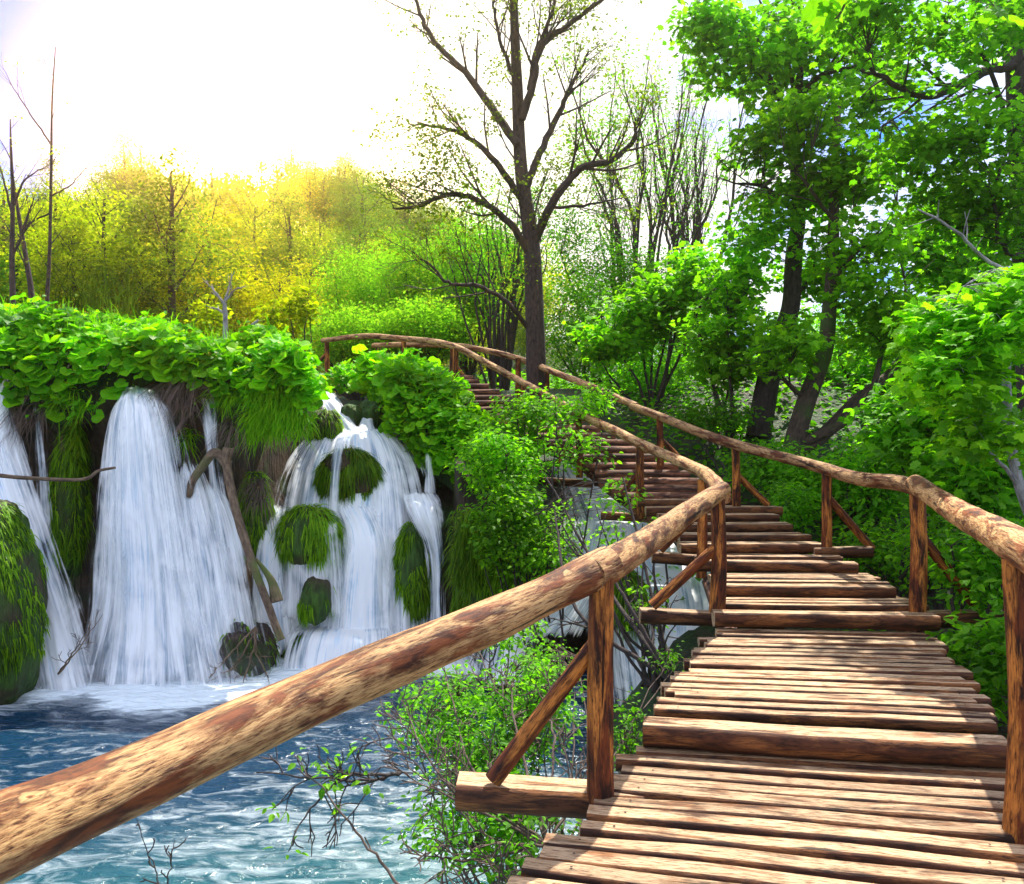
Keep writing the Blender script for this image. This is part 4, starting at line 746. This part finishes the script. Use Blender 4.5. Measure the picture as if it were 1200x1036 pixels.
bur_patch(-2.2, .3, 2300, pw([-2.2, .3], [14.0, 12.3]), pw([-2.2, .3], [15.6, 13.4]), pw([-2.2, -1.4, -.6, .3], [1.45, 1.0, .55, .0]), pw([-2.2, -1.4, -.6, .3], [.4, -.1, -.7, -1.4]), .2, mb)
bur_patch(-3.6, -2.2, 500, pw([-4, -2], [16.2, 16.2]), pw([-4, -2], [18, 18]), pw([-4, -2], [1.75, 1.6]), pw([-4, -2], [1.3, 1.1]), .22, mb)
tag(mb.build('butterbur', M['leaf_bur'], smooth=False), 'round leaved green plants on the bank between cascade and staircase', 'ground cover', kind='stuff')
def mound(name, X0, X1, fr, bk, zt_, zl_, m='soil'):
    xs = np.linspace(X0, X1, 60); th = np.linspace(-.25, math.pi*.8, 16); X, T = np.meshgrid(xs, th)
    Y = fr(X)+.3+(bk(X)-fr(X))*(1-np.cos(np.maximum(T, 0)))/2; Z = zl_(X)+(zt_(X)-zl_(X)-.28)*np.sin(np.clip(T*1.15, -1, math.pi/2))+.12*fbm(np.stack([X*2, T, 0*X], -1), 3)
    mb = MB(); n = len(xs); i = (np.arange(len(th)-1)[:, None]*n+np.arange(n-1)[None]).ravel(); mb.add(np.stack([X, Y, Z], -1).reshape(-1, 3), np.stack([i, i+1, i+n+1, i+n], -1)); tag(mb.build(name, M[m]), kind='structure')
mound('terrace', -12, -2.95, pw([-12, -3], [11.5, 11.7]), pw([-12, -4, -3.4, -2.9], [15, 14.6, 13.0, 12.2]), zt, zl)
mound('bank', -2.15, .3, pw([-2.2, .3], [14.1, 12.4]), pw([-2.2, .3], [15.6, 13.4]), pw([-2.2, -1.4, -.6, .3], [1.45, 1.0, .55, .0]), pw([-2.2, -1.4, -.6, .3], [.4, -.1, -.7, -1.4]))
mound('bank', -2.9, -.9, pw([-2.9, -.9], [15.8, 13.3]), pw([-2.9, -.9], [18, 15.6]), pw([-2.9, -1.9, -.9], [1.75, 1.65, 1.05]), pw([-2.9, -1.9, -.9], [1.2, .75, .2]))
# hanging grass below the mat
def hang(label, regs, m='grass', Lh=.45, w=.008, g_=.9):
    mb = MB()
    for (x0, x1, y0, y1, Yd, n) in regs:
        px = R.uniform(x0, x1, n); py = R.uniform(y0, y1, n); tuft = R.integers(0, max(3, n//28), n); cx = R.uniform(x0, x1, n)[tuft]; cy = R.uniform(y0, y1, n)[tuft]
        p = np.stack([P(a, b_, Yd) for a, b_ in zip(cx+(px-cx)*.12, cy+(py-cy)*.12)]); d = np.stack([R.normal(0, .5, n), -np.abs(R.normal(.7, .3, n)), R.normal(.35, .35, n)], -1)
        blades(mb, p, d, Lh*R.uniform(.5, 1.3, n), w*R.uniform(.6, 1.3, n), g_, 5)
    return tag(mb.build('grass', M[m]), label, 'grass', kind='stuff')
hang('long green grass hanging from the cliff between the main fall and the cascade', [(288, 366, 440, 515, 11.75, 3600), (330, 366, 410, 480, 12.0, 1000), (60, 110, 455, 490, 11.7, 250), (250, 290, 450, 475, 11.8, 250), (215, 232, 500, 520, 12.0, 120)], 'grass', .34, .009, .7)
hang('brown dead grass hanging over the cliff edge beside the main fall', [(185, 235, 440, 480, 11.75, 420), (270, 285, 490, 520, 11.8, 160), (20, 60, 450, 500, 11.8, 260), (300, 330, 560, 600, 12.0, 140)], 'twig', .55, .006)
hang('dark green moss fringe on the bank wall right of the cascade', [(530, 620, 590, 690, 11.45, 4500), (74, 96, 480, 660, 11.9, 900)], 'moss_blade', .25, .008)

# ------------------------------------------------------------------ left side bare trees, saplings and the forested hill
def bare(name, label, Yd, px, trunk, limbs, r, m='bark', leafn=.12, lm='leaf_yellow', k=5, l=1.0, rt=.02):
    t = Tree(); rooted(t, px, trunk[0][1], Yd, r, rt, [(x, y, Yd) for x, y in trunk[1:]]); ids = [t.limb([P(x, y, Yd+z_) for x, y, z_ in q], r*.4, rt*.5, 5, .01, 1) for q in limbs]
    s2 = t.sprout(ids+[0], k, l, .7, .3, .4, 2, .4); s3 = t.sprout(s2, 2, l*.4, .7, .2, .5, 3); o = empty(name, b(px, Yd), label, 'tree'); t.wood(o, m, seg0=8); tp = np.array([t.limbs[i][0][-1] for i in s3+s2]); tp = tp[R.random(len(tp)) < leafn]
    crown(o, tp, lm, 6, .14, .08); return o
bare('bare_tree', 'slim leafless tree with a straight stem left of the sunlit forest', 22, 55, [(55, 360), (58, 300), (60, 200), (61, 120), (65, 55)], [[(60, 170, 0), (40, 140, 0), (20, 110, 0), (3, 80, 0)], [(60, 230, 0), (85, 215, 0), (105, 190, 0)], [(58, 250, 0), (30, 265, 0), (18, 290, 0)]], .065, 'bark', .35, rt=.010)
bare('bare_tree', 'leafless forked tree nearest the left edge', 21, 15, [(15, 360), (14, 300), (15, 230), (13, 180), (12, 140)], [[(16, 240, 0), (30, 210, 0), (55, 195, 0)], [(14, 250, 0), (5, 215, 0), (-5, 180, 0)], [(15, 300, 0), (30, 270, 0), (52, 240, 0)]], .09, 'bark', .2, rt=.012)
bare('bare_tree', 'thin leaning bare tree between the two left bare trees', 23, 38, [(38, 360), (30, 300), (20, 240), (14, 200)], [[(26, 270, 0), (40, 230, 0)]], .1, 'bark', .1)
bare('dead_sapling', 'small white dead tree standing on the cliff top', 15.5, 264, [(264, 395), (264, 370), (264, 352)], [[(264, 358, 0), (252, 345, 0), (240, 330, 0)], [(264, 356, 0), (275, 340, 0), (284, 337, 0)], [(264, 355, 0), (270, 338, 0), (272, 325, 0)], [(264, 365, 0), (254, 362, 0), (246, 360, 0)]], .05, 'bark_grey', .0, k=1, l=.15, rt=.025) if False else None
t = Tree(); rooted(t, 264, 395, 15.5, .06, .035, [(264, 370, 15.5), (263, 353, 15.5)]); ids = [t.limb([P(x, y, 15.5) for x, y in q], .028, .006, 5, .008, 1) for q in [[(263, 356), (252, 342), (240, 329)], [(264, 354), (275, 340), (285, 336)], [(264, 352), (269, 335), (272, 322)], [(264, 368), (254, 362), (246, 360)]]]
t.sprout(ids, 4, .25, .7, .2, .5, 2); mb = MB(); [tube(mb, c, r_, 6, 0) for c, r_, _ in t.limbs]; tag(mb.build('dead_tree', M['bark_grey']), 'small white dead tree standing on the cliff top', 'tree')
mb = MB(); tube(mb, catmull([P(292, 392, 15), P(294, 383, 15), P(303, 375, 15)], 6), np.linspace(.04, .02, 13), 7, .1); tag(mb.build('stump', M['bark_grey']), 'short curved white snag beside the white dead tree', 'tree')
for px, py, lab in ((318, 375, 'yellow green sapling between white dead tree and railing'), (350, 360, 'tall yellow green sapling left of the top railing post'), (245, 372, 'pale yellow sapling just left of the white dead tree')):
    bush('sapling', lab, [(px, py, 16.5, 16, 28, .4, 46)], 'leaf_yellow', 9, .13, .085, MAPLE, stems=5, twigs=1, cat='tree', r=.02)
mb = MB()
n = 60; xs = R.uniform(70, 160, n); p = np.stack([P(x, 375+R.uniform(-4, 6), 15.5) for x in xs]); 
for q in p: tube(mb, catmull([q-[0, 0, .3], q+[R.normal(0, .1), 0, .4], q+[R.normal(0, .25), 0, R.uniform(.5, 1.2)]], 4), [.012]*5+[.006]*4, 4, 0)
tag(mb.build('reeds', M['leaf_olive']), 'pale dry upright stalks standing behind the cliff top plants', 'reeds', kind='stuff')

def gen_tree(seed, h, cr, lm, leafsize=.18, nsp=330, nl=26, wm='bark_dark'):
    t = Tree(); t.limb([np.array([0, 0, -.5]), np.array([.1, 0, h*.35]), np.array([-.1, .1, h*.7]), np.array([0, 0, h*.93])], h*.02, h*.004, 6, .02, 0); ids = t.sprout([0], 16, cr*1.0, 1.0, .35, .4, 1, .22)
    v = randdir(nsp)*(R.random((nsp, 1))**.4); tz = (v[:, 2]+1)/2; prof = np.sqrt(np.clip(1-(2*tz-.75)**2/1.6, .08, 1)); lob = 1+.22*vnoise(v*2.4+seed*5, seed)[:, None]
    pts = v*lob*np.array([cr, cr, h*.42])*np.stack([prof, prof, np.ones_like(prof)], -1)+np.array([0, 0, h*.58]); t.near_twigs(pts, .01, 4)
    o = empty('forest_tree', (0, 0, 0), 'x', 'tree'); t.wood(o, wm, seg0=7); crown(o, pts, lm, nl, cr*.17, leafsize, LEAF, .45); return o
gsets = [('dense yellow green tree in the forest behind the falls, lit by the low sun', 'leaf_yellow'), ('olive green tree in the forest behind the falls', 'leaf_olive'), ('fresh green tree in the forest behind the falls', 'leaf_willow'), ('dark green tree on the far wooded slope', 'leaf_mid')]
protos = [gen_tree(1, 11, 3.4, 'leaf_yellow'), gen_tree(2, 12, 3.2, 'leaf_olive'), gen_tree(3, 9.5, 3.2, 'leaf_willow'), gen_tree(4, 12, 3.8, 'leaf_far'), gen_tree(5, 10, 3.9, 'leaf_yellow'), gen_tree(6, 10.5, 3.6, 'leaf_glow_gold')]
kinds = [0, 1, 2, 3, 0]
spots = []
for px in range(-40, 470, 34): spots.append((px+R.uniform(-14, 14), R.uniform(30, 36), R.choice([0, 4, 2, 1, 0]), R.uniform(.66, .88) if px < 250 else R.uniform(.42, .6)))
for px in range(-60, 520, 30): spots.append((px+R.uniform(-12, 12), R.uniform(42, 50), R.choice([0, 1, 4, 0]), R.uniform(.85, 1.1) if px < 250 else R.uniform(.6, .8)))
for Yd, st in ((60, 28), (74, 24), (90, 22), (106, 20), (120, 18)):
    for px in np.arange(-80, 640, st): spots.append((px+R.uniform(-9, 9), Yd+R.uniform(-5, 5), R.choice([0, 4, 1, 3]), R.uniform(.8, 1.15)))
for px in range(640, 1280, 46): spots.append((px+R.uniform(-14, 14), R.uniform(48, 60), R.choice([3, 2]), R.uniform(.45, .65)))
used = set()
for (px, Yd, k, s_) in spots:
    if abs(px-275) < 95 and R.random() < .7-abs(px-275)/200: k = 5  # trees around the low sun get leaves with its glow painted in
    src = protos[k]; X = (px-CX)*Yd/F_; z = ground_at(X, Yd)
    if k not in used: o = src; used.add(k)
    else:
        o = src.copy(); COL.objects.link(o)
        for ch in src.children:
            c = ch.copy(); COL.objects.link(c); c.parent = o
    o.location = (X, Yd, z); o.rotation_euler = (0, 0, R.uniform(0, 6.28)); o.scale = (s_*R.uniform(.9, 1.1), s_*R.uniform(.9, 1.1), s_)
    far = Yd > 58; side = 'right' if px > 640 else 'left'
    tag(o, {0: 'yellow green', 1: 'olive green', 2: 'pale green', 3: 'dark green', 4: 'broad yellow green', 5: 'glow tinted gold'}[int(k)]+(' tree in the low wood seen through the trees on the right' if px > 640 else (' tree covering the far hill behind the falls' if far else (' tree of the first row behind the cliff top' if Yd < 40 else ' tree of the second row behind the cliff top'))), 'tree',
        {0: 'yellow green', 1: 'olive green', 2: 'pale green', 3: 'dark green', 4: 'broad yellow green', 5: 'glow tinted gold'}[int(k)]+(' trees right of the stairs' if px > 640 else (' trees on the far hill' if far else (' trees of the first row' if Yd < 40 else ' trees of the second row'))))

n = 26000; X = R.uniform(-1, 14, n); Y = R.uniform(11, 34, n); k = (X > 2.2+.0*Y) | (Y > 21); X, Y = X[k], Y[k]
Z = g(X, Y)+R.random(len(X))**2*.5; p = np.stack([X, Y, Z], -1); mb = MB(); leaves(mb, p, randdir(len(p))*[1, 1, .3], np.array([0, 0, 1.0])+R.normal(0, .5, (len(p), 3)), .16*R.uniform(.5, 1.3, len(p)), LEAF6)
tag(mb.build('undergrowth', M['leaf_mid'], smooth=False), 'low leafy plants covering the forest floor', 'ground cover', kind='stuff')
n = 9000; X = R.uniform(3.0, 9, n); Y = R.uniform(2.5, 11.5, n); k = X > 2.4+.16*Y; X, Y = X[k], Y[k]
Z = g(X, Y)+R.random(len(X))**2*.35; p = np.stack([X, Y, Z], -1); mb = MB(); leaves(mb, p, randdir(len(p))*[1, 1, .3], np.array([0, 0, 1.0])+R.normal(0, .5, (len(p), 3)), .09*R.uniform(.5, 1.3, len(p)), LEAF6)
tag(mb.build('undergrowth', M['leaf_mid'], smooth=False), 'low leafy plants on the ground beside the boardwalk', 'ground cover', kind='stuff')

m, nt, out = mat('haze'); pv = N(nt, 'VolumePrincipled', Density=.0013, Anisotropy=.92); pv.inputs['Color'].default_value = (1, .88, .55, 1); L(nt, pv.outputs[0], out.inputs['Volume'])
mb = MB(); bx = np.array([[x, y, z] for x in (-170, 170) for y in (-70, 190) for z in (-7, 47)], float); mb.add(bx, np.array([[0, 1, 3, 2], [4, 6, 7, 5], [0, 4, 5, 1], [2, 3, 7, 6], [0, 2, 6, 4], [1, 5, 7, 3]]))
tag(mb.build('haze', m, smooth=False), kind='stuff')

m, nt, out = mat('mist'); pv = N(nt, 'VolumePrincipled', Density=1.3, Anisotropy=.1); pv.inputs['Color'].default_value = (.95, .98, 1, 1); L(nt, pv.outputs[0], out.inputs['Volume'])
for c_, r_, lab in ((P(185, 782, 11.0), (1.5, .45, .42), 'white mist at the foot of the broad waterfall'), (P(425, 775, 11.6), (1.2, .4, .22), 'white mist at the foot of the stepped cascade'), (P(70, 785, 11.0), (.45, .35, .3), 'white mist at the foot of the left edge waterfall')):
    V, Fa = ICO; mb = MB(); mb.add(V*np.array(r_)*(1+.15*fbm(V*1.5+c_, 2))[:, None]+c_, Fa); tag(mb.build('mist', m), lab, 'mist', kind='stuff')

mb = MB(); n = 900; X = R.uniform(-8.6, -3.3, n); zt_ = zt(X); p = np.stack([X, R.uniform(12.2, 13.6, n), zt_-.15+R.normal(0, .08, n)], -1)
blades(mb, p, R.normal(0, .25, (n, 3))+[0, -.1, 1], R.uniform(.25, .6, n), .007, .35, 5)
tag(mb.build('grass', M['grass'], smooth=False), 'loose grass blades standing up out of the round leaved plants', 'grass', kind='stuff')
